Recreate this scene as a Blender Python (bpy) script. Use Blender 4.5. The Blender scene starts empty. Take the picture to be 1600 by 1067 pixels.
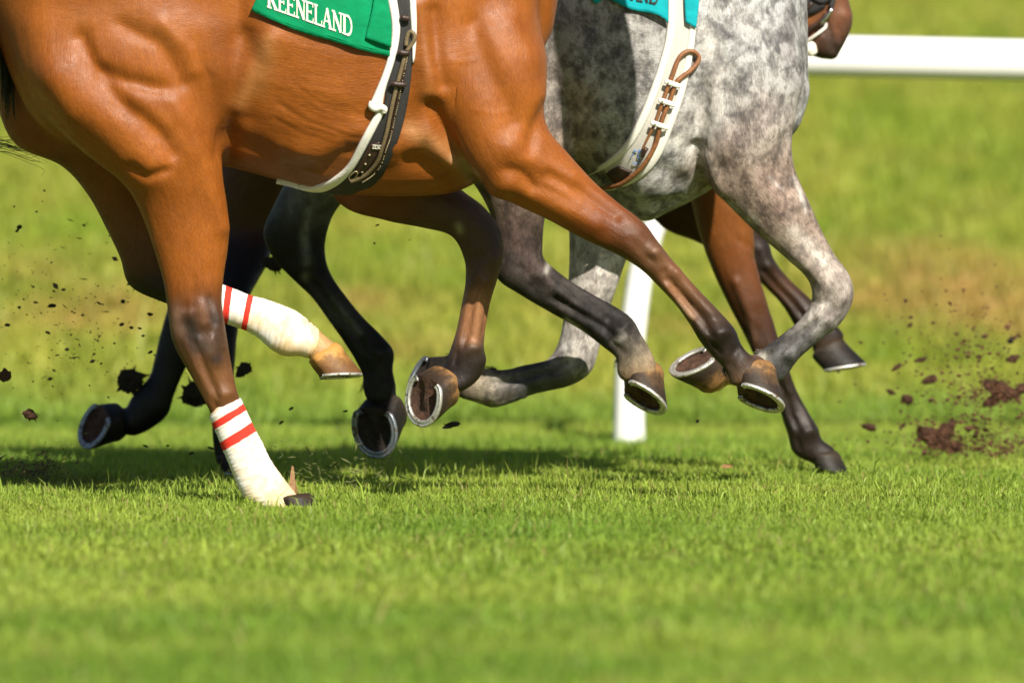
import bpy, bmesh, math, random
import numpy as np
from mathutils import Vector, kdtree
from mathutils.bvhtree import BVHTree
random.seed(7); rng = np.random.default_rng(7)
sc = bpy.context.scene
C = sc.collection

# ------------------------------------------------------------------ camera
CAM_H = 1.24; F = 16250.0
PITCH = math.atan((533.5 + 21) / F)
cam = bpy.data.cameras.new('camera'); co = bpy.data.objects.new('camera', cam); C.objects.link(co)
co.location = (0, 0, CAM_H); co.rotation_euler = (math.pi / 2 - PITCH, 0, 0)
cam.sensor_width = 36; cam.lens = F / 1600 * 36; cam.clip_start = 0.1; cam.clip_end = 6000
cam.dof.use_dof = True; cam.dof.focus_distance = 25.25; cam.dof.aperture_fstop = 3.0
sc.camera = co
# ------------------------------------------------------------------ light
SUN_EL, SUN_AZ = math.radians(38.5), math.radians(22)      # azimuth to the right of the camera's back
w = bpy.data.worlds.new('World'); sc.world = w; w.use_nodes = True
nt = w.node_tree; nt.nodes.clear()
sky = nt.nodes.new('ShaderNodeTexSky'); sky.sky_type = 'NISHITA'; sky.sun_disc = False
sky.sun_elevation = SUN_EL; sky.sun_rotation = math.pi - SUN_AZ
bg = nt.nodes.new('ShaderNodeBackground'); bg.inputs[1].default_value = 0.05
wo = nt.nodes.new('ShaderNodeOutputWorld')
nt.links.new(sky.outputs[0], bg.inputs[0]); nt.links.new(bg.outputs[0], wo.inputs[0])
sl = bpy.data.lights.new('sun', 'SUN'); sl.energy = 5.0; sl.angle = math.radians(0.53); sl.color = (1.0, 0.93, 0.80)
so = bpy.data.objects.new('sun', sl); C.objects.link(so)
sd = Vector((math.sin(SUN_AZ) * math.cos(SUN_EL), -math.cos(SUN_AZ) * math.cos(SUN_EL), math.sin(SUN_EL)))
so.rotation_euler = sd.to_track_quat('Z', 'Y').to_euler(); so.location = (3, -5, 12)
vs = sc.view_settings; vs.view_transform = 'Standard'; vs.look = 'None'; vs.exposure = 0.68; vs.gamma = 1; vs.use_curve_mapping = False
sc.render.engine = 'CYCLES'; sc.cycles.use_denoising = True
sc.cycles.max_bounces = 6; sc.cycles.diffuse_bounces = 3; sc.cycles.transmission_bounces = 4

# ------------------------------------------------------------------ helpers
CP = np.array((0, 0, CAM_H)); FW = np.array((0, math.cos(PITCH), -math.sin(PITCH))); UP = np.array((0, math.sin(PITCH), math.cos(PITCH)))
def ray(px, py):
    return np.array(((px - 800) / F, 0, 0)) + FW + UP * (-(py - 533.5) / F)
def P(px, py, Y):                                  # a point of the place at depth Y metres
    d = ray(px, py); return CP + d * (Y / d[1])
def proj(v):                                       # Nx3 -> where it lies on the traced side view
    q = v - CP; z = q @ FW
    return np.stack((800 + F * q[:, 0] / z, 533.5 - F * (q @ UP) / z), 1)
def tag(o, label=None, cat=None, group=None, kind=None):
    for k, v in (('label', label), ('category', cat), ('group', group), ('kind', kind)):
        if v: o[k] = v
    return o
def empty(name, loc, **kw):
    o = bpy.data.objects.new(name, None); C.objects.link(o); o.location = loc; o.empty_display_size = .1
    return tag(o, **kw)
def world_loc(o):
    l = Vector(o.location)
    while o.parent: o = o.parent; l += o.location
    return l
def mesh_obj(name, V, Fc, mat, parent=None, smooth=True, mats=None, mi=None):
    me = bpy.data.meshes.new(name)
    off = np.array(world_loc(parent)) if parent else np.zeros(3)
    V = np.asarray(V, float) - off
    me.from_pydata([tuple(v) for v in V], [], [tuple(int(i) for i in f) for f in Fc])
    for m in (mats or [mat]): me.materials.append(m)
    if mi is not None: me.polygons.foreach_set('material_index', np.asarray(mi, np.int32))
    me.polygons.foreach_set('use_smooth', np.full(len(me.polygons), smooth)); me.update()
    o = bpy.data.objects.new(name, me); C.objects.link(o)
    if parent: o.parent = parent
    return o
class MB:
    def __init__(s): s.V = []; s.F = []
    def add(s, V, Fc):
        n = len(s.V); s.V += [tuple(v) for v in V]; s.F += [tuple(i + n for i in f) for f in Fc]
    def build(s, name, mat, parent=None, smooth=True): return mesh_obj(name, s.V, s.F, mat, parent, smooth)
def cr(p, n):                                       # Catmull-Rom through rows of p, n samples per span
    p = np.asarray(p, float); q = np.vstack((2 * p[0] - p[1], p, 2 * p[-1] - p[-2])); out = []
    for i in range(len(p) - 1):
        a, b, c, d = q[i:i + 4]
        for t in np.linspace(0, 1, n, endpoint=False):
            out.append(.5 * (2 * b + (c - a) * t + (2 * a - 5 * b + 4 * c - d) * t * t + (3 * b - a - 3 * c + d) * t ** 3))
    out.append(p[-1]); return np.array(out)
def tube(pts, r, sides=8, smooth_n=4, flat=1.0):
    pts = cr(pts, smooth_n) if smooth_n > 1 and len(pts) > 2 else np.asarray(pts, float)
    rs = np.interp(np.linspace(0, 1, len(pts)), np.linspace(0, 1, len(np.atleast_1d(r))), np.atleast_1d(r))
    V = []; Fc = []; T = np.gradient(pts, axis=0); up = np.array((.13, -1, .07))
    for i, (p, t) in enumerate(zip(pts, T)):
        t = t / (np.linalg.norm(t) + 1e-9); a = np.cross(t, up); a /= np.linalg.norm(a) + 1e-9; b = np.cross(a, t)
        for k in range(sides):
            th = 2 * math.pi * k / sides; V.append(p + rs[i] * (math.cos(th) * a + flat * math.sin(th) * b))
    n = len(pts)
    for i in range(n - 1):
        for k in range(sides):
            k2 = (k + 1) % sides; Fc.append((i * sides + k, i * sides + k2, (i + 1) * sides + k2, (i + 1) * sides + k))
    Fc.append(tuple(range(sides))[::-1]); Fc.append(tuple((n - 1) * sides + k for k in range(sides)))
    return V, Fc

# ------------------------------------------------------------------ materials
def M(name):
    m = bpy.data.materials.new(name); m.use_nodes = True; t = m.node_tree
    b = t.nodes['Principled BSDF']; return m, t, b
def N(t, ty, **kw):
    n = t.nodes.new(ty)
    for k, v in kw.items():
        if hasattr(n, k) and k not in n.inputs: setattr(n, k, v)
        else: n.inputs[k].default_value = v
    return n
def ramp(t, stops, interp='LINEAR'):
    r = t.nodes.new('ShaderNodeValToRGB'); e = r.color_ramp.elements; r.color_ramp.interpolation = interp
    while len(e) < len(stops): e.new(.5)
    for x, (p, c) in zip(e, stops): x.position = p; x.color = (*c, 1) if len(c) == 3 else c
    return r
def mixc(t, a, b, f, blend='MIX'):
    m = t.nodes.new('ShaderNodeMix'); m.data_type = 'RGBA'; m.blend_type = blend
    for s, v in ((m.inputs[6], a), (m.inputs[7], b), (m.inputs[0], f)):
        if hasattr(v, 'links') or hasattr(v, 'is_linked'): t.links.new(v, s)
        else: s.default_value = (*v, 1) if isinstance(v, tuple) else v
    return m.outputs[2]
def coords(t, scale=(1, 1, 1), rot=(0, 0, 0)):
    tc = t.nodes.new('ShaderNodeTexCoord'); mp = t.nodes.new('ShaderNodeMapping'); mp.inputs['Scale'].default_value = scale; mp.inputs['Rotation'].default_value = rot
    t.links.new(tc.outputs['Object'], mp.inputs[0]); return mp.outputs[0]
def noise(t, vec, scale, detail=4, rough=.5, dist=0):
    n = N(t, 'ShaderNodeTexNoise', Scale=scale, Detail=detail, Roughness=rough, Distortion=dist)
    t.links.new(vec, n.inputs['Vector']); return n.outputs['Fac']
def bump(t, b, h, dist, strength=1.0, prev=None):
    n = N(t, 'ShaderNodeBump', Strength=strength, Distance=dist); t.links.new(h, n.inputs['Height'])
    if prev: t.links.new(prev, n.inputs['Normal'])
    t.links.new(n.outputs[0], b.inputs['Normal']); return n.outputs[0]
def simple(name, col, rough=.5, metal=0, var=.25, sc_=40, bmp=.0005, spec=.5):
    m, t, b = M(name); v = coords(t); n = noise(t, v, sc_, 6)
    r = ramp(t, [(.3, tuple(c * (1 - var) for c in col)), (.7, tuple(min(1, c * (1 + var)) for c in col))])
    t.links.new(n, r.inputs[0]); t.links.new(r.outputs[0], b.inputs['Base Color'])
    b.inputs['Roughness'].default_value = rough; b.inputs['Metallic'].default_value = metal; b.inputs['Specular IOR Level'].default_value = spec
    if bmp: bump(t, b, noise(t, v, sc_ * 3, 4), bmp)
    return m
def coat_mat(name, dapple=False, rough=.44):
    m, t, b = M(name); at = t.nodes.new('ShaderNodeAttribute'); at.attribute_name = 'coat'
    fl = t.nodes.new('ShaderNodeAttribute'); fl.attribute_name = 'flow'
    fb = t.nodes.new('ShaderNodeAttribute'); fb.attribute_name = 'flow_b'; sh = t.nodes.new('ShaderNodeAttribute'); sh.attribute_name = 'share'
    def fnoise(sx, sy, *a):
        o = []
        for q in (fl, fb):
            mp = t.nodes.new('ShaderNodeMapping'); mp.inputs['Scale'].default_value = (sx, sy, sy); t.links.new(q.outputs['Vector'], mp.inputs[0]); o.append(noise(t, mp.outputs[0], 1, *a))
        m_ = t.nodes.new('ShaderNodeMix'); t.links.new(sh.outputs['Fac'], m_.inputs[0]); t.links.new(o[0], m_.inputs[2]); t.links.new(o[1], m_.inputs[3]); return m_.outputs[0]
    v = coords(t)
    hair = fnoise(70, 430, 3, .75); lock = fnoise(18, 95, 4, .65); mid = noise(t, v, 9, 5, .6); patch = noise(t, v, 30, 5, .65)
    base = at.outputs['Color']
    def mul(base, fac, lo, hi, a=.3, b_=.7, amt=1.0):
        r = ramp(t, [(a, lo), (b_, hi)]); t.links.new(fac, r.inputs[0]); return mixc(t, base, r.outputs[0], amt, 'MULTIPLY')
    base = mul(base, mid, (.78, .74, .70), (1.18, 1.2, 1.2), amt=.85)
    base = mul(base, lock, (.80, .78, .76), (1.18, 1.2, 1.22), amt=.5)
    base = mul(base, hair, (0.55, .53, .51), (1.46, 1.48, 1.50), .32, .68, .75 if dapple else .42)
    if dapple:
        d1 = noise(t, coords(t, (1, 1, .8), (0, .3, 0)), 30, 2, .5, .2); d2 = noise(t, coords(t, (1, 1, .7), (0, .3, 0)), 85, 4, .75)
        mx = N(t, 'ShaderNodeMath', operation='MULTIPLY_ADD'); t.links.new(d2, mx.inputs[0]); mx.inputs[1].default_value = .75; t.links.new(d1, mx.inputs[2])
        r3 = ramp(t, [(.66, (.40, .39, .405)), (.84, (.90, .88, .87)), (1.02, (1.6, 1.6, 1.6))]); t.links.new(mx.outputs[0], r3.inputs[0])
        base = mixc(t, base, r3.outputs[0], at.outputs['Alpha'], 'MULTIPLY')
    t.links.new(base, b.inputs['Base Color'])
    rr = ramp(t, [(.3, (rough - .08,) * 3), (.7, (rough + .14,) * 3)]); t.links.new(patch, rr.inputs[0]); t.links.new(rr.outputs[0], b.inputs['Roughness'])
    b.inputs['Specular IOR Level'].default_value = .25 if dapple else .30
    p = bump(t, b, hair, .0020, .6)
    p = bump(t, b, lock, .003, .4, p); p = bump(t, b, patch, .003, .25, p)
    return m
bay_m = coat_mat('bay_coat', False, .40); brown_m = coat_mat('brown_coat', False, .42); grey_m = coat_mat('grey_coat', True, .55)

def hoof_mat(name, dark, tan):
    m, t, b = M(name); at = t.nodes.new('ShaderNodeAttribute'); at.attribute_name = 'height'
    v = coords(t); n = noise(t, v, 45, 6, .65)
    mx = N(t, 'ShaderNodeMath', operation='MULTIPLY_ADD'); t.links.new(n, mx.inputs[0]); mx.inputs[1].default_value = .9; t.links.new(at.outputs['Fac'], mx.inputs[2])
    r = ramp(t, [(.60, dark), (.84, tuple(a * .7 + c * .3 for a, c in zip(dark, tan))), (1.0, tan)])
    t.links.new(mx.outputs[0], r.inputs[0]); t.links.new(r.outputs[0], b.inputs['Base Color']); b.inputs['Roughness'].default_value = .55; b.inputs['Specular IOR Level'].default_value = .28
    bump(t, b, noise(t, coords(t, (1, 1, 3)), 120, 5), .002, .6)
    return m
hoof_tan = hoof_mat('horn_tan', (.030, .020, .014), (.24, .125, .045))
hoof_yel = hoof_mat('horn_yellow', (.13, .06, .02), (.45, .23, .06))
hoof_dark = hoof_mat('horn_dark', (.010, .008, .007), (.035, .024, .015))
sole_m = simple('sole_earth', (.055, .024, .012), .8, 0, .6, 70, .003)
sole_dk = simple('sole_dark_earth', (.018, .011, .007), .8, 0, .6, 70, .003)
def shoe_mat(name, col, thr):
    m, t, b = M(name); v = coords(t); n = noise(t, v, 55, 6, .7); n2 = noise(t, v, 260, 4, .7)
    r = ramp(t, [(thr, (.10, .06, .03)), (thr + .07, col), (.8, tuple(min(1, c * 1.25) for c in col))]); t.links.new(n, r.inputs[0])
    r2 = ramp(t, [(.3, (.6, .6, .6)), (.6, (1.1, 1.1, 1.1))]); t.links.new(n2, r2.inputs[0]); t.links.new(mixc(t, r.outputs[0], r2.outputs[0], 1.0, 'MULTIPLY'), b.inputs['Base Color'])
    rm = ramp(t, [(thr, (0, 0, 0)), (thr + .07, (.7, .7, .7))]); t.links.new(n, rm.inputs[0]); t.links.new(rm.outputs[0], b.inputs['Metallic'])
    b.inputs['Roughness'].default_value = .42; bump(t, b, n2, .0012, .7); return m
shoe_m = shoe_mat('worn_aluminium', (.66, .65, .61), .40); shoe_dk = shoe_mat('shaded_steel', (.30, .34, .40), .42)  # second shoe tone has shade put into its darker, bluer colour
white_m = simple('white_webbing', (.74, .72, .66), .75, 0, .05, 60, .0008)
greyweb = simple('grey_webbing', (.52, .50, .45), .85, 0, .08, 200, .0008)
blackweb = simple('black_webbing', (.022, .021, .021), .75, 0, .3, 220, .0008)
leather_m = simple('brown_leather', (.23, .095, .035), .5, 0, .25, 90, .0008)
dkleather = simple('dark_leather', (.035, .018, .012), .45, 0, .3, 90, .0008)
cord_m = simple('olive_cord', (.15, .11, .055), .6, 0, .2, 150, .0008)
bead_m = simple('brass_stud', (.5, .42, .25), .4, .6, .1, 40, 0)
steel_m = simple('bit_steel', (.6, .6, .6), .25, 1, .1, 40, 0)
paint_m = simple('white_rail_paint', (.86, .86, .85), .35, 0, .03, 3, .0003)
thread_m = simple('white_thread', (.86, .82, .70), .7, 0, .06, 200, .0004)
outl_m = simple('dark_thread', (.01, .05, .025), .8, 0, .1, 100, 0)
blackth = simple('black_thread', (.012, .012, .014), .7, 0, .2, 100, 0)
ink_m = simple('blue_ink', (.06, .2, .55), .7, 0, .25, 120, 0)
def cloth_mat(name, col):
    m, t, b = M(name); v = coords(t); n = noise(t, v, 30, 4)
    r = ramp(t, [(.3, tuple(c * .85 for c in col)), (.7, tuple(c * 1.12 for c in col))]); t.links.new(n, r.inputs[0]); t.links.new(r.outputs[0], b.inputs['Base Color'])
    b.inputs['Roughness'].default_value = .85; b.inputs['Specular IOR Level'].default_value = .2
    p = bump(t, b, noise(t, v, 900, 2), .0005, .5); bump(t, b, noise(t, v, 16, 4), .014, .6, p); return m
green_m = cloth_mat('green_cloth', (.0, .225, .09)); teal_m = cloth_mat('teal_cloth', (.005, .33, .38))
def bandage_mat(name, col):
    m, t, b = M(name); at = t.nodes.new('ShaderNodeAttribute'); at.attribute_name = 'along'
    v = coords(t); n = noise(t, v, 16, 5, .6)
    st = tuple(c * k for c, k in zip(col, (.92, .72, .45)))
    mx = N(t, 'ShaderNodeMath', operation='MULTIPLY_ADD'); t.links.new(at.outputs['Fac'], mx.inputs[0]); mx.inputs[1].default_value = .30; t.links.new(n, mx.inputs[2])
    r = ramp(t, [(.57, col), (.80, st)]); t.links.new(mx.outputs[0], r.inputs[0]); t.links.new(r.outputs[0], b.inputs['Base Color'])
    b.inputs['Roughness'].default_value = .85; b.inputs['Specular IOR Level'].default_value = .15
    wv = N(t, 'ShaderNodeTexNoise', Scale=1.0, Detail=4.0); cm = N(t, 'ShaderNodeCombineXYZ')
    ml = N(t, 'ShaderNodeMath', operation='MULTIPLY'); t.links.new(at.outputs['Fac'], ml.inputs[0]); ml.inputs[1].default_value = 26
    t.links.new(ml.outputs[0], cm.inputs[0]); n2 = noise(t, v, 7, 2); m3 = N(t, 'ShaderNodeMath', operation='MULTIPLY'); t.links.new(n2, m3.inputs[0]); m3.inputs[1].default_value = 3.5
    t.links.new(m3.outputs[0], cm.inputs[1]); t.links.new(cm.outputs[0], wv.inputs['Vector'])
    p = bump(t, b, wv.outputs['Fac'], .008, .55); bump(t, b, noise(t, v, 500, 2), .0005, .5, p); return m
band_w = bandage_mat('white_bandage', (.80, .77, .71)); band_r = bandage_mat('red_stripe', (.68, .045, .03))

# ------------------------------------------------------------------ horses: loft limbs, weld, sculpt, colour
def loft(stations, Y0, cols, n=6, seg=28, ex=2.0, grow=0.0):
    """station = (ax,ay, bx,by, depth offset, half depth): both outline points of the limb there"""
    S = np.array([list(s[:6]) for s in stations], float); Cc = np.array(cols, float)
    D = cr(S, n); k = np.linspace(0, len(S) - 1, len(D)); CC = np.stack([np.interp(k, np.arange(len(S)), Cc[:, i]) for i in range(4)], 1)
    rings = []
    for s in D:
        a = P(s[0], s[1], Y0 + s[4]); b = P(s[2], s[3], Y0 + s[4]); c = (a + b) / 2; h = (b - a) / 2
        L = np.linalg.norm(h); h = h * (L + grow) / L; hd = s[5] + grow
        th = np.linspace(0, 2 * math.pi, seg, endpoint=False)
        cx = np.sign(np.cos(th)) * np.abs(np.cos(th)) ** (2 / ex); sy = np.sign(np.sin(th)) * np.abs(np.sin(th)) ** (2 / ex)
        rings.append(c + cx[:, None] * h + sy[:, None] * np.array((0, hd, 0)))
    return np.array(rings), CC, k
def ring_mesh(R):
    n, s, _ = R.shape; V = list(R.reshape(-1, 3)); Fc = []
    for i in range(n - 1):
        for k in range(s):
            k2 = (k + 1) % s; Fc.append((i * s + k, i * s + k2, (i + 1) * s + k2, (i + 1) * s + k))
    for r, sgn in ((0, -1), (n - 1, 1)):
        c = R[r].mean(0); ax = R[r].mean(0) - R[1 if r == 0 else n - 2].mean(0)
        ax = ax / (np.linalg.norm(ax) + 1e-9); rad = np.linalg.norm(R[r] - c, axis=1).min()
        prev = r * s
        for q in (.75, .4):
            st = len(V); V += list(c + (R[r] - c) * q + ax * rad * .5 * math.sqrt(1 - q * q))
            for k in range(s):
                k2 = (k + 1) % s; f = (prev + k, prev + k2, st + k2, st + k); Fc.append(f if r else f[::-1])
            prev = st
        V.append(c + ax * rad * .5); m = len(V) - 1
        for k in range(s):
            k2 = (k + 1) % s; f = (prev + k, prev + k2, m); Fc.append(f if r else f[::-1])
    return V, Fc
def blob(c, r):
    V = []; Fc = []; nu, nv = 12, 8
    for j in range(nv + 1):
        ph = math.pi * j / nv
        for i in range(nu):
            th = 2 * math.pi * i / nu; V.append(np.array(c) + r * np.array((math.sin(ph) * math.cos(th), math.sin(ph) * math.sin(th), math.cos(ph))))
    for j in range(nv):
        for i in range(nu):
            i2 = (i + 1) % nu; Fc.append((j * nu + i, (j + 1) * nu + i, (j + 1) * nu + i2, j * nu + i2))
    return V, Fc
def seg_dist(uv, poly):
    poly = np.asarray(poly, float)
    if len(poly) == 1: return np.linalg.norm(uv - poly[0], axis=1)
    d = np.full(len(uv), 1e9)
    for a, b in zip(poly[:-1], poly[1:]):
        ab = b - a; t = np.clip(((uv - a) @ ab) / (ab @ ab), 0, 1); d = np.minimum(d, np.linalg.norm(uv - (a + t[:, None] * ab), axis=1))
    return d
def vnormals(V, Q):
    fn = np.cross(V[Q[:, 1]] - V[Q[:, 0]], V[Q[:, 2]] - V[Q[:, 0]]); n = np.zeros_like(V)
    for c in range(Q.shape[1]):
        for a in range(3): n[:, a] += np.bincount(Q[:, c], fn[:, a], len(V))
    return n / (np.linalg.norm(n, axis=1)[:, None] + 1e-12)
def body(name, limbs, Y0, mat, parent, blobs=(), sculpt=(), paint=(), voxel=.006, iters=6):
    V = []; Fc = []; kd_pts = []; kd_col = []; kd_l = []; kd_f = []
    for li, (st, cols, ex) in enumerate(limbs):
        cc = cols if len(cols) == len(st) else [cols[0]] * len(st)
        cc = [tuple(c) if len(c) == 4 else (*c, 1.0) for c in cc]
        R, CC, _ = loft(st, Y0, cc, ex=ex); v, f = ring_mesh(R); n = len(V); V += v; Fc += [tuple(i + n for i in g) for g in f]
        cn = R.mean(1); al = np.r_[0, np.cumsum(np.linalg.norm(np.diff(cn, axis=0), axis=1))] + li * 3.1; tg = np.gradient(cn, axis=0); tg[:, 1] = 0; tg /= np.linalg.norm(tg, axis=1)[:, None]; nr = np.stack((-tg[:, 2], 0 * tg[:, 0], tg[:, 0]), 1)
        kd_f.append(np.repeat(np.hstack((al[:, None], (cn * tg).sum(1)[:, None], tg, (cn * nr).sum(1)[:, None], nr)), R[:, ::2].shape[1], 0))
        kd_pts.append(R[:, ::2].reshape(-1, 3)); kd_col.append(np.repeat(CC, R[:, ::2].shape[1], 0)); kd_l.append(np.full(len(kd_pts[-1]), li))
    for c, r, col in blobs:
        v, f = blob(c, r); n = len(V); V += v; Fc += [tuple(i + n for i in g) for g in f]
        kd_pts.append(np.array(v)); kd_col.append(np.tile((*col, 1.0), (len(v), 1))); kd_l.append(np.full(len(v), -1)); kd_f.append(np.tile((0, 0, 1, 0, 0, 0, 0, 0, 1), (len(v), 1)))
    tmp = mesh_obj('tmp', V, Fc, mat); md = tmp.modifiers.new('r', 'REMESH'); md.mode = 'VOXEL'; md.voxel_size = voxel
    dg = bpy.context.evaluated_depsgraph_get(); me = bpy.data.meshes.new_from_object(tmp.evaluated_get(dg)); bpy.data.objects.remove(tmp)
    nv = len(me.vertices); X = np.empty(nv * 3); me.vertices.foreach_get('co', X); X = X.reshape(-1, 3)
    E = np.empty(len(me.edges) * 2, np.int32); me.edges.foreach_get('vertices', E); E = E.reshape(-1, 2)
    Q = np.empty(len(me.loops), np.int32); me.loops.foreach_get('vertex_index', Q); Q = Q.reshape(-1, 4)
    deg = np.bincount(E.ravel(), minlength=nv).astype(float)
    def lap(A):
        o = np.zeros_like(A)
        for a in range(A.shape[1]): o[:, a] = np.bincount(E[:, 0], A[E[:, 1], a], nv) + np.bincount(E[:, 1], A[E[:, 0], a], nv)
        return o / deg[:, None]
    P_ = np.vstack(kd_pts); Cc = np.vstack(kd_col); Lb = np.concatenate(kd_l); Ff = np.vstack(kd_f); flow = np.zeros((len(X), 3)); flow2 = np.zeros((len(X), 3)); wB = np.zeros(len(X))
    kd = kdtree.KDTree(len(P_))
    for i, p in enumerate(P_): kd.insert(p, i)
    kd.balance()
    col = np.zeros((nv, 4)); jn = np.zeros((nv, 1))
    for i in range(nv):
        r = kd.find_n(X[i], 9); d = np.array([q[2] for q in r]); ix = [q[1] for q in r]; ww = 1 / (d + .004); col[i] = (Cc[ix] * ww[:, None]).sum(0) / ww.sum()
        if (Lb[ix] != Lb[ix[0]]).any(): jn[i] = 1
    # hair lies along each limb: coordinates of the two nearest limbs and the share of the second
    nl_ = int(Lb.max()) + 1; dist = np.full((nl_, nv), 1.0); crd = np.zeros((nl_, nv, 3))
    for l in range(nl_):
        sel = np.where(Lb == l)[0]; pl = P_[sel]; k_ = kdtree.KDTree(len(sel))
        for a_, p in enumerate(pl): k_.insert(p, a_)
        k_.balance(); inside = np.where(((X > pl.min(0) - .07) & (X < pl.max(0) + .07)).all(1))[0]
        for i in inside:
            r = k_.find_n(X[i], 4); d = np.array([q[2] for q in r]); ww = 1 / (d + .006); f = (Ff[sel[[q[1] for q in r]]] * ww[:, None]).sum(0) / ww.sum()
            dist[l, i] = d[0]; crd[l, i] = (f[0] + X[i] @ f[2:5] - f[1], X[i] @ f[6:9] - f[5], X[i, 1])
    od = np.argsort(dist, 0)[:2]; rr_ = np.arange(nv); l1, l2 = od[0], od[1]; d1, d2 = dist[l1, rr_], dist[l2, rr_]
    share = .5 * np.clip(1 - (d2 - d1) / .05, 0, 1); lo = np.minimum(l1, l2); hi = np.maximum(l1, l2); pure = share <= 0
    lo = np.where(pure, l1, lo); hi = np.where(pure, l1, hi); wB = np.where(pure, .5, np.where(l1 == hi, 1 - share, share)); wB = np.where(pure, np.where(l1 == 0, 0, 1), wB)
    flow = crd[lo, rr_]; flow2 = crd[hi, rr_]
    for _ in range(5): jn = np.clip(lap(jn) * 1.15, 0, 1)
    for k in range(iters):                                        # Taubin: keeps the volume
        X = X + .55 * (lap(X) - X); X = X - .57 * (lap(X) - X)
    for k in range(22): X = X + .6 * jn * (lap(X) - X)            # blend the joints between limbs
    for _ in range(6): col = lap(col)
    uv = proj(X); Nn = vnormals(X, Q); face = np.clip(-Nn[:, 1] * 1.8 + .25, 0, 1)
    D = np.zeros(nv)
    for poly, sg, amp, ymax in sculpt:
        sg = sg if sg < 5 else sg * 1.35; D += 1.38 * amp * np.exp(-(seg_dist(uv, poly) / sg) ** 2) * face * (X[:, 1] < Y0 + ymax)
    X = X + Nn * D[:, None]
    for k in range(2): X = X + .5 * (lap(X) - X)
    for poly, sg, c, amt, ymax in paint:
        f = (amt * np.exp(-(seg_dist(uv, poly) / sg) ** 2) * (X[:, 1] < Y0 + ymax))[:, None]; c = tuple(c) if len(c) == 4 else (*c, 1)
        col = col * (1 - f) + np.array(c) * f
    off = np.array(world_loc(parent)); me.vertices.foreach_set('co', (X - off).ravel())
    at = me.attributes.new('coat', 'FLOAT_COLOR', 'POINT'); at.data.foreach_set('color', col.ravel())
    at = me.attributes.new('flow', 'FLOAT_VECTOR', 'POINT'); at.data.foreach_set('vector', flow.ravel()); at = me.attributes.new('flow_b', 'FLOAT_VECTOR', 'POINT'); at.data.foreach_set('vector', flow2.ravel()); at = me.attributes.new('share', 'FLOAT', 'POINT'); at.data.foreach_set('value', wB)
    me.materials.clear(); me.materials.append(mat); me.polygons.foreach_set('use_smooth', np.ones(len(me.polygons), bool)); me.update(); me.name = name
    o = bpy.data.objects.new(name, me); C.objects.link(o); o.parent = parent
    bv = BVHTree.FromPolygons([Vector(x) for x in X], [tuple(q) for q in Q])
    return o, bv

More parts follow.
